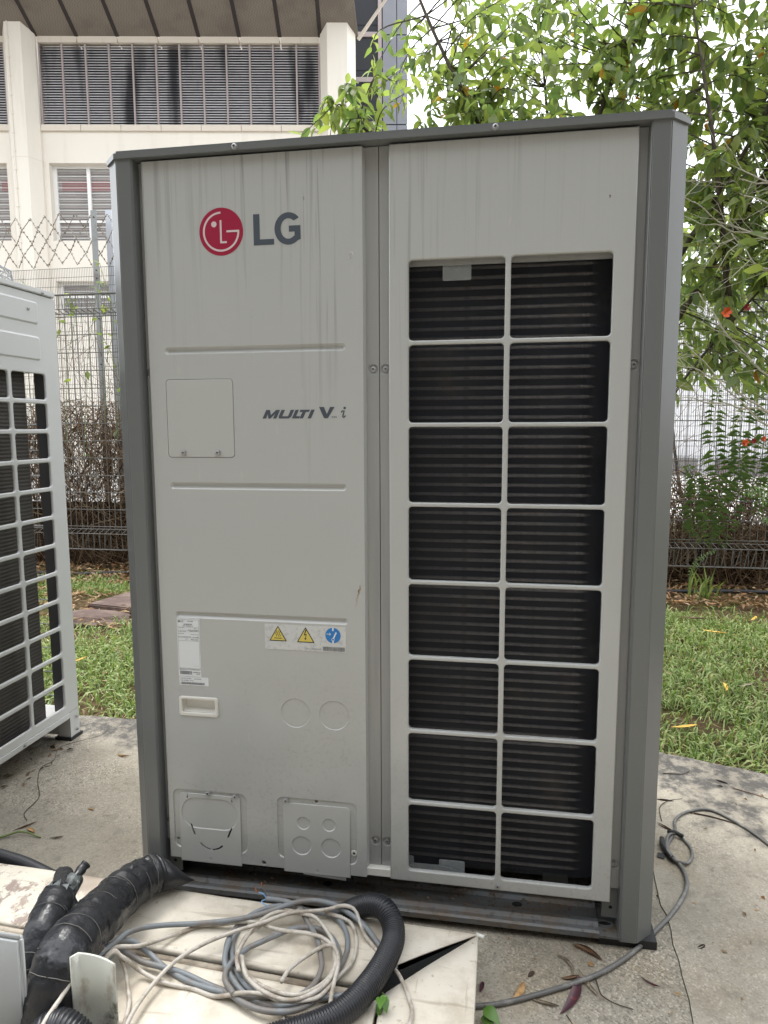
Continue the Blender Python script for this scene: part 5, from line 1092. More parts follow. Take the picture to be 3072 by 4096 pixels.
# ------------------------------------------------------------------ things on the lawn
bm = B(); pl = [(-1.80, 2.60), (-1.45, 2.54), (-1.35, 2.95), (-1.70, 2.97)]
loft(bm, [[(x, y, -0.075) for x, y in pl], [(x, y, -0.012) for x, y in pl]]); fixn(bm); bmesh.ops.bevel(bm, geom=bm.edges[:], offset=0.008, segments=2, affect='EDGES')
obj('stone_slab', bm, 'slab', label='dark brown stone slab lying in the lawn between the two units', cat='stone slab')
bm = B(); bmesh.ops.create_icosphere(bm, subdivisions=3, radius=0.16)
for v in bm.verts: v.co = Vector((v.co.x * 1.7, v.co.y * 0.8, v.co.z * 0.35)) * (1 + 0.25 * noise.noise(v.co * 9)) + Vector((-1.62, 2.40, -0.055))
obj('mossy_stone', bm, 'slab', label='low mossy stone in front of the brown slab in the lawn', cat='stone')
for nm, P, lb in (('garden_hose', [(-4.5, 3.60, -0.045), (-2.7, 3.55, -0.04), (-2.3, 3.60, -0.035), (-1.9, 3.68, -0.04), (-0.2, 3.62, -0.045)], 'black hose lying in the leaf litter left of the grey unit'), ('garden_hose', [(1.6, 3.62, -0.05), (2.15, 3.66, -0.035), (2.45, 3.69, -0.03), (2.8, 3.72, -0.035), (4.0, 3.70, -0.05)], 'black hose lying at the lawn edge right of the grey unit')):
    bm = B(); tube(bm, smoothpath(P, 8), 0.015, 8); obj(nm, bm, 'rubber', None, True, label=lb, cat='hose', group='hoses along the fence')
# single fallen leaves and twigs
def curled(L, wd, curl, bend, seed):
    rnd = random.Random(seed); bm = B(); n, m_ = 9, 6; R = []
    for i in range(n + 1):
        t = i / n; w_ = wd * (math.sin(PI * t) ** 0.8 * 0.95 + 0.05); row = []
        for j in range(m_ + 1):
            a = (j / m_ - 0.5) * 2; th = a * curl * (0.7 + 0.5 * t)
            rr = w_ / max(0.3, curl) if curl > 0.05 else w_
            yv = rr * math.sin(th) if curl > 0.05 else a * w_
            zv = rr * (1 - math.cos(th)) if curl > 0.05 else 0
            row.append(((t - 0.5) * L, yv + bend * L * (t - 0.5) ** 2, zv + 0.10 * L * (t - 0.4) ** 2 + rnd.gauss(0, 0.012 * wd)))
        R.append([bm.verts.new(p) for p in row])
    for a, b in zip(R, R[1:]):
        for j in range(m_): bm.faces.new((a[j], a[j + 1], b[j + 1], b[j]))
    return bm
def fallen(x, y, ang, L, wd, curl, bend, mat, label, z=GZ, tilt=0.0):
    bm = curled(L, wd * 0.72, curl * 1.15, bend, int(abs(x * 997 + y * 31))); 
    bmesh.ops.transform(bm, matrix=Matrix.Rotation(ang, 4, 'Z') @ Matrix.Rotation(tilt, 4, 'X'), verts=bm.verts)
    lo = min(v.co.z for v in bm.verts)
    for v in bm.verts: v.co += Vector((x, y, z + 0.0015 - lo))
    return obj('fallen_leaf', bm, mat, None, True, label=label, cat='leaf', group='fallen leaves')
fallen(1.093, -0.020, 2.6, 0.072, 0.020, 2.2, 0.2, 'dleaf', 'rolled dark brown leaf just in front of the base rail on the concrete')
fallen(1.050, -0.062, 2.1, 0.066, 0.010, 2.0, 0.9, 'gleaf', 'narrow grey twisted leaf between the rolled brown leaf and the thick cable')
fallen(0.943, -0.156, 1.1, 0.050, 0.014, 1.2, 0.3, 'tleaf', 'tan curled leaf leaning against the far side of the thick cable', tilt=0.5)
fallen(1.052, -0.153, 1.15, 0.112, 0.017, 0.8, 0.35, 'pleaf', 'long dark purple leaf hanging under the thick ground cable')
fallen(1.084, -0.118, 2.1, 0.092, 0.010, 1.6, -0.3, 'gleaf', 'long grey leaf crossing beneath the thick cable by the purple leaf')
fallen(0.991, -0.179, -0.2, 0.060, 0.010, 1.9, 0.2, 'gleaf', 'small pale grey rolled leaf on the camera side of the thick cable')
fallen(0.968, -0.105, 0.9, 0.022, 0.008, 0.6, 0.1, 'dtwig', 'tiny blackish leaf chip on the bare concrete between trunking and base')
fallen(1.049, -0.104, 0.3, 0.042, 0.010, 1.6, 0.5, 'dleaf', 'dark crinkled leaf tucked behind the cable above the purple leaf')
fallen(0.866, -0.158, 1.4, 0.030, 0.011, 1.5, 0.2, 'pleaf', 'small purple brown curled leaf touching the right edge of the trunking')
fallen(1.209, -0.089, -0.6, 0.045, 0.006, 1.8, 0.6, 'pleaf', 'dark red dried flower scrap right of the thick cable')
fallen(-0.466, 0.216, 0.9, 0.070, 0.008, 2.2, 0.1, 'dleaf', 'long dark rolled leaf on the concrete below the neighbour unit')
fallen(-0.438, 0.200, -0.5, 0.048, 0.012, 1.3, 0.1, 'tleaf', 'short tan leaf beside the green stalk on the left concrete')
fallen(-0.342, 0.178, 0.35, 0.040, 0.008, 1.9, 0.6, 'gleaf', 'hooked grey leaf right of the green stalk on the left concrete')
fallen(-0.425, 0.668, -0.2, 0.055, 0.009, 1.6, 0.7, 'tleaf', 'pale brown hooked leaf near the left pillar on the concrete')
fallen(-0.333, 0.333, -0.4, 0.030, 0.006, 1.4, 0.1, 'tleaf', 'very small tan leaf alone on the left concrete')
fallen(1.398, 0.669, -0.1, 0.060, 0.010, 2.0, 0.2, 'dtwig', 'dark rolled leaf on the concrete touching the right pillar edge')
fallen(1.364, 0.518, -0.9, 0.060, 0.011, 1.6, 0.4, 'dleaf', 'brown torn leaf left of the loop in the thin cable')
fallen(1.605, 0.820, -0.7, 0.045, 0.010, 1.8, 0.3, 'dtwig', 'black crumpled leaf near the lawn edge on the right slab')
fallen(1.592, 0.785, 0.2, 0.024, 0.010, 1.4, 0.3, 'dtwig', 'small round dark leaf just before the black crumpled one')
fallen(1.491, 0.595, 0.2, 0.020, 0.008, 0.5, 0.1, 'fred', 'tiny red seed leaf under the arch of the thin cable')
fallen(1.345, 0.035, 0.6, 0.026, 0.012, 2.0, 0.4, 'dtwig', 'black cup shaped leaf by the crack between the slabs')
for x, y, a, L, mt, lb in ((1.886, 1.733, 1.4, 0.10, 'yleaf', 'yellow leaf standing upright in the right lawn'), (1.601, 1.263, 0.3, 0.11, 'yleaf', 'golden long leaf in the grass near the right slab edge'), (1.985, 1.773, 0.5, 0.09, 'gleaf', 'pale green brown leaf right of the upright yellow leaf'), (2.031, 2.894, -0.2, 0.17, 'dleaf', 'large brown curled leaf half way back in the right lawn'), (2.398, 2.952, 1.0, 0.11, 'yleaf', 'bright yellow leaf far back at the right edge of the lawn'), (2.076, 2.617, -0.5, 0.13, 'yleaf', 'pale yellow leaf in front of the large brown leaf'), (2.059, 3.314, -0.3, 0.14, 'tleaf', 'straw coloured leaf at the far edge of the right lawn'), (-1.203, 1.608, 1.2, 0.09, 'yleaf', 'yellow leaf in the grass right beside the neighbour unit')):
    fallen(x, y, a, L, L * 0.14, 0.9, 0.3, mt, lb, z=-0.028)
def twig(P, r, mat, label, nm='fallen_twig'):
    bm = B(); P = smoothpath(P, 6); n = len(P); tube(bm, P, [r * (1 - 0.5 * i / (n - 1)) for i in range(n)], 5)
    return obj(nm, bm, mat, None, True, label=label, cat='twig', group='fallen twigs')
z = GZ + 0.0025
twig([(1.101, -0.098, z), (1.103, -0.118, z + 0.002), (1.108, -0.138, z), (1.130, -0.154, z), (1.165, -0.164, z)], 0.0016, 'dtwig', 'thin curved twig running right from under the thick cable')
twig([(-0.484, 0.244, z), (-0.519, 0.282, z), (-0.534, 0.368, z), (-0.600, 0.454, z), (-0.652, 0.543, z), (-0.645, 0.604, z), (-0.684, 0.700, z), (-0.60, 0.80, z), (-0.59, 0.86, z)], 0.0012, 'dtwig', 'long thread like root winding from dark leaf to the neighbour unit foot')
twig([(-0.57, 0.11, z), (-0.496, 0.150, z + 0.004), (-0.452, 0.178, z + 0.008), (-0.387, 0.173, z)], 0.0042, 'stem', 'green bent stalk lying on the concrete at left')
twig([(1.432, 0.844, z + 0.003), (1.495, 0.850, z + 0.003), (1.528, 0.882, z + 0.003)], 0.0016, 'dtwig', 'dark bent twig near the grass right of the pillar')
twig([(1.457, 0.607, z + 0.003), (1.522, 0.590, z + 0.003), (1.592, 0.556, z + 0.003)], 0.0026, 'dtwig', 'long straight stick under the arch of the thin cable')
twig([(1.54, 0.62, z + 0.003), (1.60, 0.55, z + 0.003), (1.635, 0.48, z + 0.003)], 0.0020, 'dtwig', 'brown stick lying against the far end of the thin cable')
twig([(1.365, 0.545, z + 0.003), (1.375, 0.62, z + 0.003), (1.41, 0.665, z + 0.003), (1.455, 0.685, z + 0.003)], 0.0014, 'dtwig', 'arched thin twig left of the thin cable bend')
twig([(1.033, -0.200, z), (1.040, -0.215, z), (1.050, -0.235, z)], 0.0012, 'dtwig', 'short dark stalk at the lower tip of the purple leaf')
twig([(1.63, 0.78, z + 0.003), (1.70, 0.74, z + 0.003), (1.74, 0.70, z + 0.003)], 0.0016, 'dleaf', 'reddish twig on the right slab near the lawn')
bits('concrete_debris', lambda r: (r.uniform(0.86, 1.75), r.uniform(-0.30, 0.75)), 110, GZ + 0.0035, 'litter', (0.005, 0.02), 'scattered leaf crumbs on the concrete right of the unit', 'debris', 15)
bits('shade_debris', lambda r: (r.uniform(-0.95, -0.62), r.uniform(0.10, 0.70)), 120, GZ + 0.001, 'deadvine', (0.01, 0.04), 'dark leaf scraps in the shade beneath the neighbour unit', 'debris', 16)

# ------------------------------------------------------------------ foreground: trunking
TK = empty('cable_trunking', (0.3, -0.28, GZ), 'cream plastic cable trunking with mitred corner below the unit', 'trunking')
T0 = 0.080
def lid(name, quad, crown, mat='trunk', th=0.0028, lip=0.018, parent=TK):
    """lid over quad (x,y) a-b-c-d: across from a-b (one long edge) to d-c (other), gently crowned, with turned down long edges"""
    a, b, c, d = [Vector((x, y, 0)) for x, y in quad]; bm = B(); n, m_ = 26, 10; top = []
    prof = [(0.0, -lip), (0.0, -0.004), (0.012, 0.0)] + [(t, 0.0) for t in [0.06 + 0.88 * j / m_ for j in range(m_ + 1)]] + [(0.988, 0.0), (1.0, -0.004), (1.0, -lip)]
    for i in range(n + 1):
        u = i / n; e0, e1 = a.lerp(b, u), d.lerp(c, u); row = []
        for t, dz in prof:
            p = e0.lerp(e1, t); z = T0 + dz + crown * math.sin(PI * t) + 0.0022 * noise.noise(Vector((p.x * 6, p.y * 6, 1)))
            row.append(bm.verts.new((p.x, p.y, z)))
        top.append(row)
    for r0, r1 in zip(top, top[1:]):
        for j in range(len(r0) - 1): bm.faces.new((r0[j], r0[j + 1], r1[j + 1], r1[j]))
    fixn(bm)
    if sum(f.normal.z for f in bm.faces) < 0: bmesh.ops.reverse_faces(bm, faces=bm.faces)
    me = bpy.data.meshes.new(name); bm.to_mesh(me); bm.free()
    o = obj(name, me, mat, parent, True, origin=(0, 0, 0)); md = o.modifiers.new('solid', 'SOLIDIFY'); md.thickness = th; md.offset = -1
    return o
# far run, near run, and the two runs that turn towards the viewer
lid('lid', [(-1.30, -0.035), (0.856, -0.131), (0.628, -0.300), (-1.30, -0.215)], 0.003)
lid('lid', [(-1.30, -0.222), (0.628, -0.330), (0.490, -0.475), (-1.30, -0.380)], 0.002)
lid('lid', [(0.8565, -0.134), (0.8585, -1.30), (0.690, -1.30), (0.6835, -0.322)], 0.002)
lid('lid', [(0.6775, -0.330), (0.683, -1.30), (0.508, -1.30), (0.502, -0.485)], 0.002)
# bodies of the ducts
def duct(quad, mat='trunkedge'):
    bm = B(); a = [Vector((x, y, 0)) for x, y in quad]; c = sum(a, Vector()) / 4; q = [p + (c - p).normalized() * 0.012 for p in a]
    loft(bm, [[(p.x, p.y, GZ) for p in q], [(p.x, p.y, T0 - 0.010) for p in q]], cap=False); obj('duct_body', fixn(bm), mat, TK)
duct([(-1.30, -0.035), (0.850, -0.135), (0.640, -0.310), (-1.30, -0.215)], 'inner'); duct([(-1.30, -0.222), (0.628, -0.330), (0.490, -0.475), (-1.30, -0.380)])  # first duct painted dark, putting the unlit mitre gap into its colour
duct([(0.8565, -0.134), (0.8585, -1.30), (0.690, -1.30), (0.6835, -0.300)]); duct([(0.6775, -0.330), (0.683, -1.30), (0.508, -1.30), (0.502, -0.485)])
bm = B(); cyl(bm, (0.852, -0.128, T0 - 0.004), (0.868, -0.134, T0 - 0.004), 0.0045, 10); obj('rolled_edge', bm, 'handle', TK, True)
# ridge (rolled joint) between the two far lids
bm = B(); tube(bm, [(-1.30, -0.2185, T0 - 0.003), (-0.3, -0.2745 + 0.0, T0 - 0.003), (0.634, -0.3235, T0 - 0.003)], 0.0075, 8); obj('joint_bead', bm, 'trunkedge', TK, True)
bm = B(); tube(bm, [(-1.30, -0.386, T0 - 0.006), (0.486, -0.481, T0 - 0.006)], 0.0065, 8); obj('joint_bead', bm, 'trunkedge', TK, True)
# green sprigs growing out of the joints
def sprig(x, y, z, n, s, label, seed):
    e = empty('weed_sprig', (x, y, z), label, 'weed'); rnd = random.Random(seed); bm = B()
    tube(bm, [(x, y, z - 0.02), (x + 0.004, y, z + s * 0.4), (x, y - 0.004, z + s * 0.8)], 0.0012, 4, False); obj('stem', bm, 'stem', e)
    for k in range(n):
        d = Vector((rnd.uniform(-0.5, 0.7), -0.8, rnd.uniform(-0.3, 0.7))); L = s * rnd.uniform(0.6, 1.1); me = leaf_mesh('leaf', 1, 0.6, 0.1, 0.5, mat='sprig')
        inst('leaf', me, Matrix.Translation((x, y - 0.002, z + s * (0.3 + 0.5 * k / n))) @ orient(d, rnd.gauss(0, 0.4)) @ Matrix.Scale(L, 4), e)
sprig(0.690, -0.345, T0 + 0.004, 3, 0.034, 'small green seedling sprouting from the trunking joint under the black conduit', 4)
sprig(0.872, -0.232, GZ, 3, 0.040, 'green seedling at the right side of the trunking by the thick cable', 5)

# upright cover and grey cover at the lower left
bm = B(); n = 12; R = []
for zz in (GZ, 0.06, 0.15, 0.236):
    row = []
    for i in range(n + 1):
        t = i / n; x = 0.174 + 0.074 * t; y = -0.492 + 0.007 * math.sin(PI * t * 0.9); row.append((x, y - (0.012 if i == 0 else 0), zz - (0.014 * t if zz > 0.2 else 0)))
    R.append(row)
bm = B(); VV = [[bm.verts.new(p) for p in r] for r in R]
for a, b in zip(VV, VV[1:]):
    for i in range(n): bm.faces.new((a[i], a[i + 1], b[i + 1], b[i]))
UC = obj('upright_cover', fixn(bm), 'cover', None, True, label='upright off white plastic cover with green algae beside the taped pipes', cat='cover')
md = UC.modifiers.new('solid', 'SOLIDIFY'); md.thickness = 0.004; md.offset = 0
bm = B(); box(bm, -0.30, 0.100, -0.530, -0.513, GZ, 0.272); 
for v in bm.verts:
    if v.co.z > 0.2: v.co.z += -0.03 * (v.co.x + 0.3) + 0.02
bmesh.ops.bevel(bm, geom=bm.edges[:], offset=0.0065, segments=4, affect='EDGES'); obj('grey_pipe_cover', bm, 'gcover', None, True, label='smooth pale grey plastic cover at the lower left corner', cat='cover')

# taped pipes
def taped(name, path, rad, label, squash=None, seed=1, rings=9, dusty=True):
    e = empty(name, (path[0][0], path[0][1], GZ), label, 'pipe'); P = smoothpath(path, 16); n = len(P)
    def rf(i, a):
        q = 1 + 0.08 * noise.noise(Vector((math.cos(a) * 1.6 + i * 0.09, math.sin(a) * 1.6, seed))) + 0.06 * noise.noise(Vector((math.cos(a) * 4, math.sin(a) * 4, i * 0.2 + seed)))
        step = 0.055 * ((i * 0.145 + a / (2 * PI)) % 1.0); return q + step
    rr = rad if isinstance(rad, list) else [rad] * n
    if isinstance(rad, list): rr = [rad[min(int(i / (n - 1) * (len(rad) - 1)), len(rad) - 2)] * (1 - ((i / (n - 1) * (len(rad) - 1)) % 1)) + rad[min(int(i / (n - 1) * (len(rad) - 1)) + 1, len(rad) - 1)] * ((i / (n - 1) * (len(rad) - 1)) % 1) for i in range(n)]
    bm = B(); tube(bm, P, rr, 28, True, rf); w_ = obj('tape_wrap', fixn(bm), 'tape', e, True)
    rnd = random.Random(seed)
    for k in range(rings):
        i = int(3 + (n - 7) * (k + rnd.uniform(0.1, 0.9)) / rings); t = (P[i + 1] - P[i - 1]).normalized(); up = t.orthogonal().normalized(); s = t.cross(up); tilt = rnd.uniform(-0.25, 0.25); a0 = rnd.uniform(0, 2 * PI); span = rnd.uniform(1.6, 4.5); pts = []
        for j in range(18):
            a = a0 + span * j / 17; r_ = rr[i] * 1.055; pts.append(P[i] + (up * math.cos(a) + s * math.sin(a)) * r_ + t * (tilt * rr[i] * math.cos(a) + rnd.gauss(0, 0.0008)))
        bm = B(); tube(bm, pts, 0.0008, 4); obj('tape_edge', bm, 'tapeedge', e)
    return e, P, rr
big_path = [(0.108, -0.505, GZ), (0.116, -0.502, 0.08), (0.128, -0.492, 0.155), (0.128, -0.455, 0.195), (0.118, -0.385, 0.182), (0.105, -0.300, 0.160), (0.100, -0.225, 0.146), (0.113, -0.158, 0.138), (0.132, -0.125, 0.134)]
e1, P1, r1 = taped('taped_pipe', big_path, [0.040, 0.041, 0.043, 0.046, 0.047, 0.046, 0.045, 0.042, 0.040], 'thick black taped pipe leaning over the trunking towards the unit', seed=2, rings=16)
rnd = random.Random(12)
for (pp_, rr_, ee_) in ((P1, r1, e1),):
    for k in range(11):
        i = rnd.randrange(40, len(pp_) - 12); t_ = (pp_[i + 1] - pp_[i - 1]).normalized(); s_ = t_.cross(Vector((0, 0, 1))).normalized(); u_ = s_.cross(t_); bm = B(); a0 = rnd.uniform(-0.6, 2.6); row = []
        for j in range(7):
            a = a0 + 0.16 * j; o_ = (s_ * math.cos(a) + u_ * math.sin(a)); lift = 1.035 + 0.05 * rnd.random()
            row.append((pp_[i] + o_ * rr_[i] * 1.02, pp_[i] + o_ * rr_[i] * lift + t_ * rnd.uniform(0.010, 0.022)))
        VV = [[bm.verts.new(q) for q in pr_] for pr_ in row]
        for a, b in zip(VV, VV[1:]): bm.faces.new((a[0], a[1], b[1], b[0]))
        obj('tape_flap', fixn(bm), 'tape', ee_)
# pinched end of the thick pipe
t = (P1[-1] - P1[-4]).normalized(); side = t.cross(Vector((0, 0, 1))).normalized(); upv = side.cross(t)
bm = B(); n = 24; Rg = []
for k, (f, sx, sz) in enumerate(((-0.004, 1.02, 1.02), (0.020, 1.06, 0.80), (0.038, 1.10, 0.45), (0.052, 0.95, 0.12))):
    Rg.append([P1[-1] + t * f * (1.0 + 0.35 * math.cos(2 * PI * i / n)) + side * r1[-1] * sx * math.cos(2 * PI * i / n) + upv * (r1[-1] * sz * math.sin(2 * PI * i / n)) - Vector((0, 0, 0.010 * k)) for i in range(n)])
loft(bm, Rg); obj('pinched_end', fixn(bm), 'tape', e1, True)
# split seam along its top
bm = B(); sp = [P1[i] + Vector((-0.006, 0.0, 0)) + Vector((0, 0, 1)) * r1[i] * 1.03 + Vector((0.012 * math.sin(i * 0.4), 0, -0.002)) for i in range(60, 110)]
L_ = []; 
for i, p in enumerate(sp): w_ = 0.0012 + 0.0045 * math.sin(PI * i / (len(sp) - 1)) ** 2; L_.append((p - Vector((w_, 0, 0)), p + Vector((w_, 0, 0))))
VV = [[bm.verts.new(q) for q in pr_] for pr_ in L_]
for a, b in zip(VV, VV[1:]): bm.faces.new((a[0], a[1], b[1], b[0]))
obj('tape_split', fixn(bm), 'foam', e1)
small_path = [(0.040, -0.470, GZ), (0.046, -0.468, 0.06), (0.054, -0.452, 0.14), (0.054, -0.415, 0.195), (0.040, -0.365, 0.205), (0.025, -0.325, 0.203)]
e2, P2, r2 = taped('torn_taped_pipe', small_path, [0.028, 0.030, 0.032, 0.033, 0.033, 0.031], 'thinner black taped pipe with torn insulation left of the thick one', seed=7, rings=8)
bm = B(); tube(bm, smoothpath([(0.028, -0.335, 0.203), (0.012, -0.295, 0.205), (-0.004, -0.262, 0.206)], 6), 0.019, 16, True, lambda i, a: 1 + 0.12 * noise.noise(Vector((math.cos(a) * 3, math.sin(a) * 3, i * 0.7)))); obj('foam_sleeve', bm, 'foam', e2, True)
bm = B(); tube(bm, smoothpath([(0.042, -0.345, 0.202), (0.036, -0.305, 0.205), (0.030, -0.275, 0.208)], 6), 0.0175, 16, True); obj('foil_sleeve', bm, 'foil', e2, True)
bm = B(); tube(bm, smoothpath([(0.034, -0.285, 0.212), (0.036, -0.262, 0.220), (0.040, -0.248, 0.226)], 5), 0.0098, 14, True, lambda i, a: 1 + 0.1 * math.sin(i * 1.5)); obj('pipe_end', bm, 'tape', e2, True)
bm = B(); rnd = random.Random(3)
for k in range(14):
    a = 2 * PI * k / 14; base_ = Vector((0.030, -0.335, 0.203)); t_ = Vector((-0.42, 0.9, 0.05)).normalized(); s_ = t_.cross(Vector((0, 0, 1))).normalized(); u_ = s_.cross(t_)
    p = base_ + (s_ * math.cos(a) + u_ * math.sin(a)) * 0.032; q = p + t_ * rnd.uniform(0.004, 0.026) + (s_ * math.cos(a) + u_ * math.sin(a)) * rnd.uniform(-0.006, 0.010); a2 = a + 0.5
    p2 = base_ + (s_ * math.cos(a2) + u_ * math.sin(a2)) * 0.032; bm.faces.new([bm.verts.new(x) for x in (p - t_ * 0.01, p2 - t_ * 0.01, p2 + t_ * rnd.uniform(0.0, 0.012), q)])
obj('torn_flaps', bm, 'foil', e2)
# corrugated conduits
def conduit(name, path, r, label, pitch=0.0052, depth=0.10, closed=False):
    P0 = smoothpath(path, 14); L = 0; acc = [0]
    for a, b in zip(P0, P0[1:]): L += (b - a).length; acc.append(L)
    n = int(L / pitch) * 5; P = []; j = 0
    for i in range(n + 1):
        d = L * i / n
        while j < len(acc) - 2 and acc[j + 1] < d: j += 1
        P.append(P0[j].lerp(P0[j + 1], (d - acc[j]) / max(1e-9, acc[j + 1] - acc[j])))
    wave = (0.0, 0.75, 1.0, 1.0, 0.75)
    bm = B(); tube(bm, P, [r * (1 - depth + depth * wave[i % 5]) for i in range(n + 1)], 18, True); return obj(name, bm, 'conduit', None, True, label=label, cat='conduit', group='corrugated conduits')
conduit('corrugated_conduit', [(0.50, -0.060, 0.020), (0.552, -0.090, 0.055), (0.592, -0.114, 0.094), (0.628, -0.132, 0.120), (0.660, -0.152, 0.128), (0.681, -0.176, 0.116), (0.688, -0.206, 0.106), (0.684, -0.248, 0.105), (0.674, -0.291, 0.105), (0.660, -0.332, 0.105), (0.641, -0.374, 0.105), (0.614, -0.410, 0.105), (0.575, -0.440, 0.105), (0.52, -0.47, 0.104), (0.45, -0.50, 0.09), (0.40, -0.54, 0.02)], 0.0235, 'black corrugated conduit arching across the trunking in the foreground')
conduit('corrugated_conduit', [(-0.75, 0.115, GZ + 0.02), (-0.55, 0.075, GZ + 0.02), (-0.423, 0.050, GZ + 0.02), (-0.379, 0.041, GZ + 0.02), (-0.329, 0.029, GZ + 0.02), (-0.274, 0.010, GZ + 0.020), (-0.22, -0.010, GZ + 0.02), (-0.16, -0.03, GZ + 0.02)], 0.0195, 'black corrugated conduit on the concrete behind the trunking at far left')
conduit('corrugated_conduit', [(0.135, -0.575, GZ), (0.137, -0.565, 0.070), (0.150, -0.552, 0.125), (0.175, -0.545, 0.140), (0.210, -0.545, 0.120), (0.240, -0.550, 0.060), (0.245, -0.555, GZ)], 0.030, 'thick black corrugated conduit bend in the lower left corner')
# cables
def cable(name, path, r, mat, label, group='cables coiled on the trunking', sub=8, ends=False):
    bm = B(); tube(bm, smoothpath(path, sub), r, 10); return obj(name, bm, mat, None, True, label=label, cat='cable', group=group)
G, Wc = 0.0055, 0.0040
cable('grey_cable', [(0.150, -0.47, 0.10), (0.152, -0.43, 0.150), (0.165, -0.352, 0.146), (0.169, -0.293, 0.125), (0.205, -0.247, 0.105), (0.27, -0.22, 0.097), (0.343, -0.208, 0.105), (0.404, -0.192, 0.115), (0.455, -0.161, 0.121), (0.496, -0.142, 0.121), (0.536, -0.136, 0.115), (0.566, -0.136, 0.105), (0.612, -0.158, 0.095), (0.648, -0.195, 0.091), (0.68, -0.235, 0.087), (0.70, -0.26, 0.087)], G, 'gcable', 'dirty grey cable running along the top of the coil from the taped pipe')
E2 = cable('grey_cable', [(0.392, -0.131, 0.105), (0.437, -0.138, 0.109), (0.473, -0.153, 0.109), (0.502, -0.182, 0.099), (0.533, -0.222, 0.097), (0.553, -0.27, 0.097), (0.561, -0.298, 0.097), (0.556, -0.339, 0.097), (0.529, -0.371, 0.097), (0.477, -0.373, 0.091), (0.428, -0.351, 0.089), (0.39, -0.309, 0.087), (0.366, -0.267, 0.087), (0.358, -0.222, 0.087), (0.37, -0.174, 0.087), (0.399, -0.152, 0.091), (0.437, -0.142, 0.093)], G, 'gcable', 'grey cable whose cut end shows blue and copper cores at the back of the coil')
for P, mt in (([(0.394, -0.131, 0.106), (0.384, -0.129, 0.114), (0.374, -0.130, 0.117)], 'coreblue'), ([(0.374, -0.130, 0.117), (0.369, -0.131, 0.121), (0.366, -0.128, 0.127)], 'copper'), ([(0.394, -0.131, 0.107), (0.388, -0.127, 0.120), (0.381, -0.124, 0.128)], 'tapeedge'), ([(0.381, -0.124, 0.128), (0.379, -0.124, 0.137)], 'copper'), ([(0.392, -0.131, 0.104), (0.383, -0.138, 0.101), (0.400, -0.146, 0.099)], 'coreblue')):
    bm = B(); tube(bm, smoothpath(P, 4), 0.0014, 6); obj('core', bm, mt, E2)
cable('grey_cable', [(0.150, -0.43, 0.11), (0.152, -0.36, 0.137), (0.174, -0.318, 0.121), (0.209, -0.312, 0.095), (0.259, -0.335, 0.0865), (0.319, -0.359, 0.0865), (0.386, -0.374, 0.090), (0.448, -0.38, 0.093), (0.521, -0.372, 0.097), (0.595, -0.353, 0.091), (0.645, -0.325, 0.0865), (0.68, -0.30, 0.0865)], G, 'gcable', 'grey cable sagging from the pipe to the lower right under the conduit')
cable('grey_cable', [(0.150, -0.44, 0.10), (0.160, -0.35, 0.120), (0.214, -0.339, 0.097), (0.255, -0.344, 0.097), (0.297, -0.342, 0.088), (0.357, -0.359, 0.0865), (0.402, -0.377, 0.093), (0.447, -0.401, 0.097), (0.49, -0.411, 0.099), (0.534, -0.401, 0.097), (0.566, -0.375, 0.097), (0.587, -0.321, 0.091), (0.589, -0.266, 0.089), (0.571, -0.219, 0.089), (0.539, -0.19, 0.091), (0.504, -0.19, 0.095), (0.47, -0.208, 0.099), (0.425, -0.252, 0.101), (0.399, -0.277, 0.099), (0.384, -0.315, 0.099), (0.388, -0.355, 0.101), (0.42, -0.390, 0.103)], G, 'gcable', 'grey cable forming the lowest and nearest loop of the coil')
cable('grey_cable', [(0.363, -0.295, 0.0865), (0.348, -0.24, 0.0865), (0.36, -0.188, 0.091), (0.396, -0.156, 0.099), (0.443, -0.14, 0.101), (0.496, -0.144, 0.097), (0.546, -0.14, 0.089), (0.579, -0.172, 0.0865), (0.596, -0.222, 0.0865), (0.593, -0.272, 0.0865), (0.574, -0.322, 0.0865), (0.542, -0.37, 0.089), (0.495, -0.389, 0.089), (0.436, -0.372, 0.089), (0.388, -0.333, 0.092), (0.367, -0.305, 0.098), (0.355, -0.25, 0.099)], G, 'gcable', 'grey cable loop lying flat at the outer left of the coil')
cable('white_cable', [(0.150, -0.44, 0.12), (0.158, -0.396, 0.154), (0.168, -0.358, 0.139), (0.197, -0.325, 0.119), (0.218, -0.273, 0.096), (0.25, -0.233, 0.088), (0.276, -0.211, 0.086), (0.322, -0.207, 0.092), (0.382, -0.204, 0.104), (0.449, -0.22, 0.106), (0.514, -0.223, 0.108), (0.55, -0.23, 0.106), (0.574, -0.25, 0.102), (0.585, -0.295, 0.098), (0.574, -0.339, 0.103), (0.539, -0.374, 0.106), (0.485, -0.37, 0.104), (0.434, -0.343, 0.100), (0.394, -0.294, 0.098), (0.386, -0.254, 0.100), (0.40, -0.226, 0.104), (0.43, -0.200, 0.112), (0.48, -0.172, 0.118)], Wc, 'wcable', 'dirty white cable passing under the grey one into the coil middle')
cable('white_cable', [(0.262, -0.56, 0.06), (0.256, -0.475, 0.096), (0.258, -0.404, 0.100), (0.275, -0.335, 0.102), (0.309, -0.282, 0.102), (0.359, -0.249, 0.110), (0.413, -0.218, 0.115), (0.462, -0.185, 0.118), (0.531, -0.157, 0.114), (0.567, -0.14, 0.116), (0.593, -0.14, 0.110), (0.606, -0.154, 0.098), (0.625, -0.187, 0.090), (0.66, -0.222, 0.085), (0.70, -0.262, 0.085)], Wc, 'wcable', 'dirty white cable rising from the front edge and ending beneath the conduit')
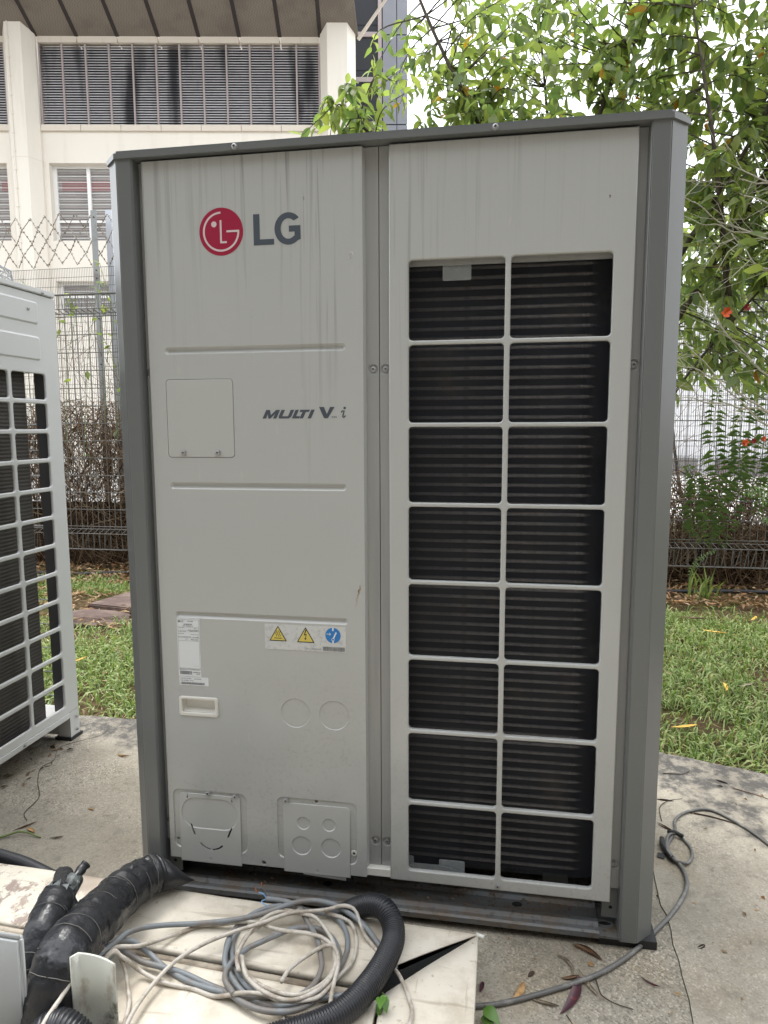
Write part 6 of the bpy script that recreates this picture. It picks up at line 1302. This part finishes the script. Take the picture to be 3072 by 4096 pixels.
cable('white_cable', [(0.150, -0.45, 0.11), (0.17, -0.385, 0.144), (0.192, -0.375, 0.134), (0.216, -0.36, 0.098), (0.268, -0.371, 0.090), (0.33, -0.372, 0.085), (0.381, -0.383, 0.087), (0.433, -0.389, 0.107), (0.48, -0.386, 0.108), (0.507, -0.395, 0.109), (0.548, -0.389, 0.108), (0.577, -0.369, 0.104), (0.595, -0.317, 0.097), (0.614, -0.26, 0.088), (0.611, -0.205, 0.085), (0.594, -0.16, 0.085), (0.574, -0.149, 0.092), (0.53, -0.150, 0.104)], Wc, 'wcable', 'dirty white cable crossing the near trunking lid to the right of the coil')
cable('white_cable', [(0.150, -0.45, 0.12), (0.171, -0.379, 0.146), (0.191, -0.374, 0.120), (0.210, -0.393, 0.096), (0.232, -0.427, 0.089), (0.246, -0.468, 0.087), (0.255, -0.53, 0.06)], Wc, 'wcable', 'dirty white cable dropping over the front edge right of the upright cover')
cable('white_cable', [(0.499, -0.352, 0.108), (0.501, -0.31, 0.098), (0.524, -0.275, 0.100), (0.555, -0.252, 0.108), (0.578, -0.257, 0.112), (0.593, -0.289, 0.108), (0.596, -0.335, 0.106), (0.598, -0.37, 0.100), (0.606, -0.398, 0.087), (0.612, -0.42, 0.085)], Wc, 'wcable', 'dirty white cable making the small inner loop of the coil')
cable('white_cable', [(0.401, -0.3, 0.104), (0.426, -0.346, 0.108), (0.466, -0.38, 0.112), (0.52, -0.397, 0.113), (0.558, -0.380, 0.112), (0.585, -0.331, 0.106), (0.585, -0.276, 0.106), (0.563, -0.224, 0.104), (0.521, -0.179, 0.108), (0.49, -0.174, 0.112), (0.436, -0.182, 0.116), (0.406, -0.212, 0.112), (0.392, -0.251, 0.106), (0.392, -0.303, 0.106), (0.412, -0.345, 0.112)], Wc, 'wcable', 'dirty white cable forming the wide ring of the coil')
cable('white_cable', [(0.515, -0.395, 0.09), (0.523, -0.414, 0.087), (0.536, -0.44, 0.086), (0.55, -0.49, 0.08)], Wc, 'wcable', 'short white cable tail at the near bottom of the coil')
cable('white_cable', [(0.66, -0.235, 0.086), (0.698, -0.261, 0.086), (0.720, -0.293, 0.087), (0.739, -0.335, 0.087), (0.746, -0.358, 0.087), (0.744, -0.390, 0.087), (0.735, -0.45, 0.087)], Wc, 'wcable', 'white cable emerging right of the conduit on the turned trunking lid')
cable('white_cable', [(0.192, -0.474, 0.200), (0.174, -0.480, 0.190), (0.163, -0.520, 0.172), (0.160, -0.578, 0.150), (0.162, -0.588, 0.06), (0.162, -0.588, GZ)], Wc, 'wcable', 'white cable hanging down left of the upright cover')
# cable on the concrete at right
RC = empty('ground_cable', (1.3, 0.2, GZ), 'thick grey cable curving over the concrete from trunking to a taped loop', 'cable')
z = GZ + 0.0058
bm = B(); tube(bm, smoothpath([(0.80, -0.235, z), (0.847, -0.215, z), (0.898, -0.2, z), (0.967, -0.168, z), (1.044, -0.126, z), (1.102, -0.09, z), (1.154, -0.047, z), (1.204, 0.006, z), (1.253, 0.068, z), (1.297, 0.125, z), (1.341, 0.194, z + 0.003), (1.366, 0.255, z + 0.003), (1.369, 0.316, z + 0.003), (1.357, 0.357, z + 0.003), (1.347, 0.40, z + 0.004), (1.351, 0.43, z + 0.004)], 8), 0.0053, 12); obj('thick_cable', bm, 'rcable', RC, True)
z = GZ + 0.0075
bm = B(); tube(bm, smoothpath([(1.349, 0.347, z + 0.008), (1.3475, 0.386, z + 0.006), (1.357, 0.421, z + 0.004), (1.378, 0.466, z), (1.394, 0.506, z), (1.402, 0.546, z), (1.433, 0.591, z), (1.491, 0.625, z), (1.531, 0.621, z), (1.573, 0.574, z), (1.608, 0.517, z), (1.637, 0.451, z), (1.70, 0.33, z), (1.85, 0.15, z)], 8), 0.0042, 10); obj('thin_cable', bm, 'rcable', RC, True)
bm = B(); tube(bm, smoothpath([(1.362, 0.337, z + 0.006), (1.387, 0.339, z + 0.002), (1.409, 0.379, z), (1.413, 0.419, z), (1.403, 0.458, z), (1.385, 0.470, z + 0.006), (1.365, 0.455, z + 0.008), (1.352, 0.421, z + 0.006), (1.345, 0.38, z + 0.009), (1.352, 0.345, z + 0.008)], 8, True) + [Vector((1.362, 0.337, z + 0.006))], 0.0042, 10); obj('cable_loop', bm, 'rcable', RC, True)
bm = B(); tube(bm, [(1.366, 0.466, z + 0.010), (1.385, 0.473, z + 0.009), (1.404, 0.458, z + 0.006)], 0.0058, 10); obj('black_tape', bm, 'rubber', RC, True)
bm = B(); tube(bm, [(1.344, 0.440, z + 0.006), (1.338, 0.41, z + 0.006), (1.345, 0.37, z + 0.006), (1.352, 0.345, z + 0.006)], 0.0066, 10); obj('black_tape', bm, 'rubber', RC, True)
bm = B(); loft(bm, [[(1.316, 0.36, GZ + 0.005), (1.332, 0.355, GZ + 0.005), (1.342, 0.378, GZ + 0.006), (1.320, 0.380, GZ + 0.006)], [(1.316, 0.36, GZ + 0.0065), (1.332, 0.355, GZ + 0.0065), (1.342, 0.378, GZ + 0.0075), (1.320, 0.380, GZ + 0.0075)]]); obj('black_tape', fixn(bm), 'rubber', RC)
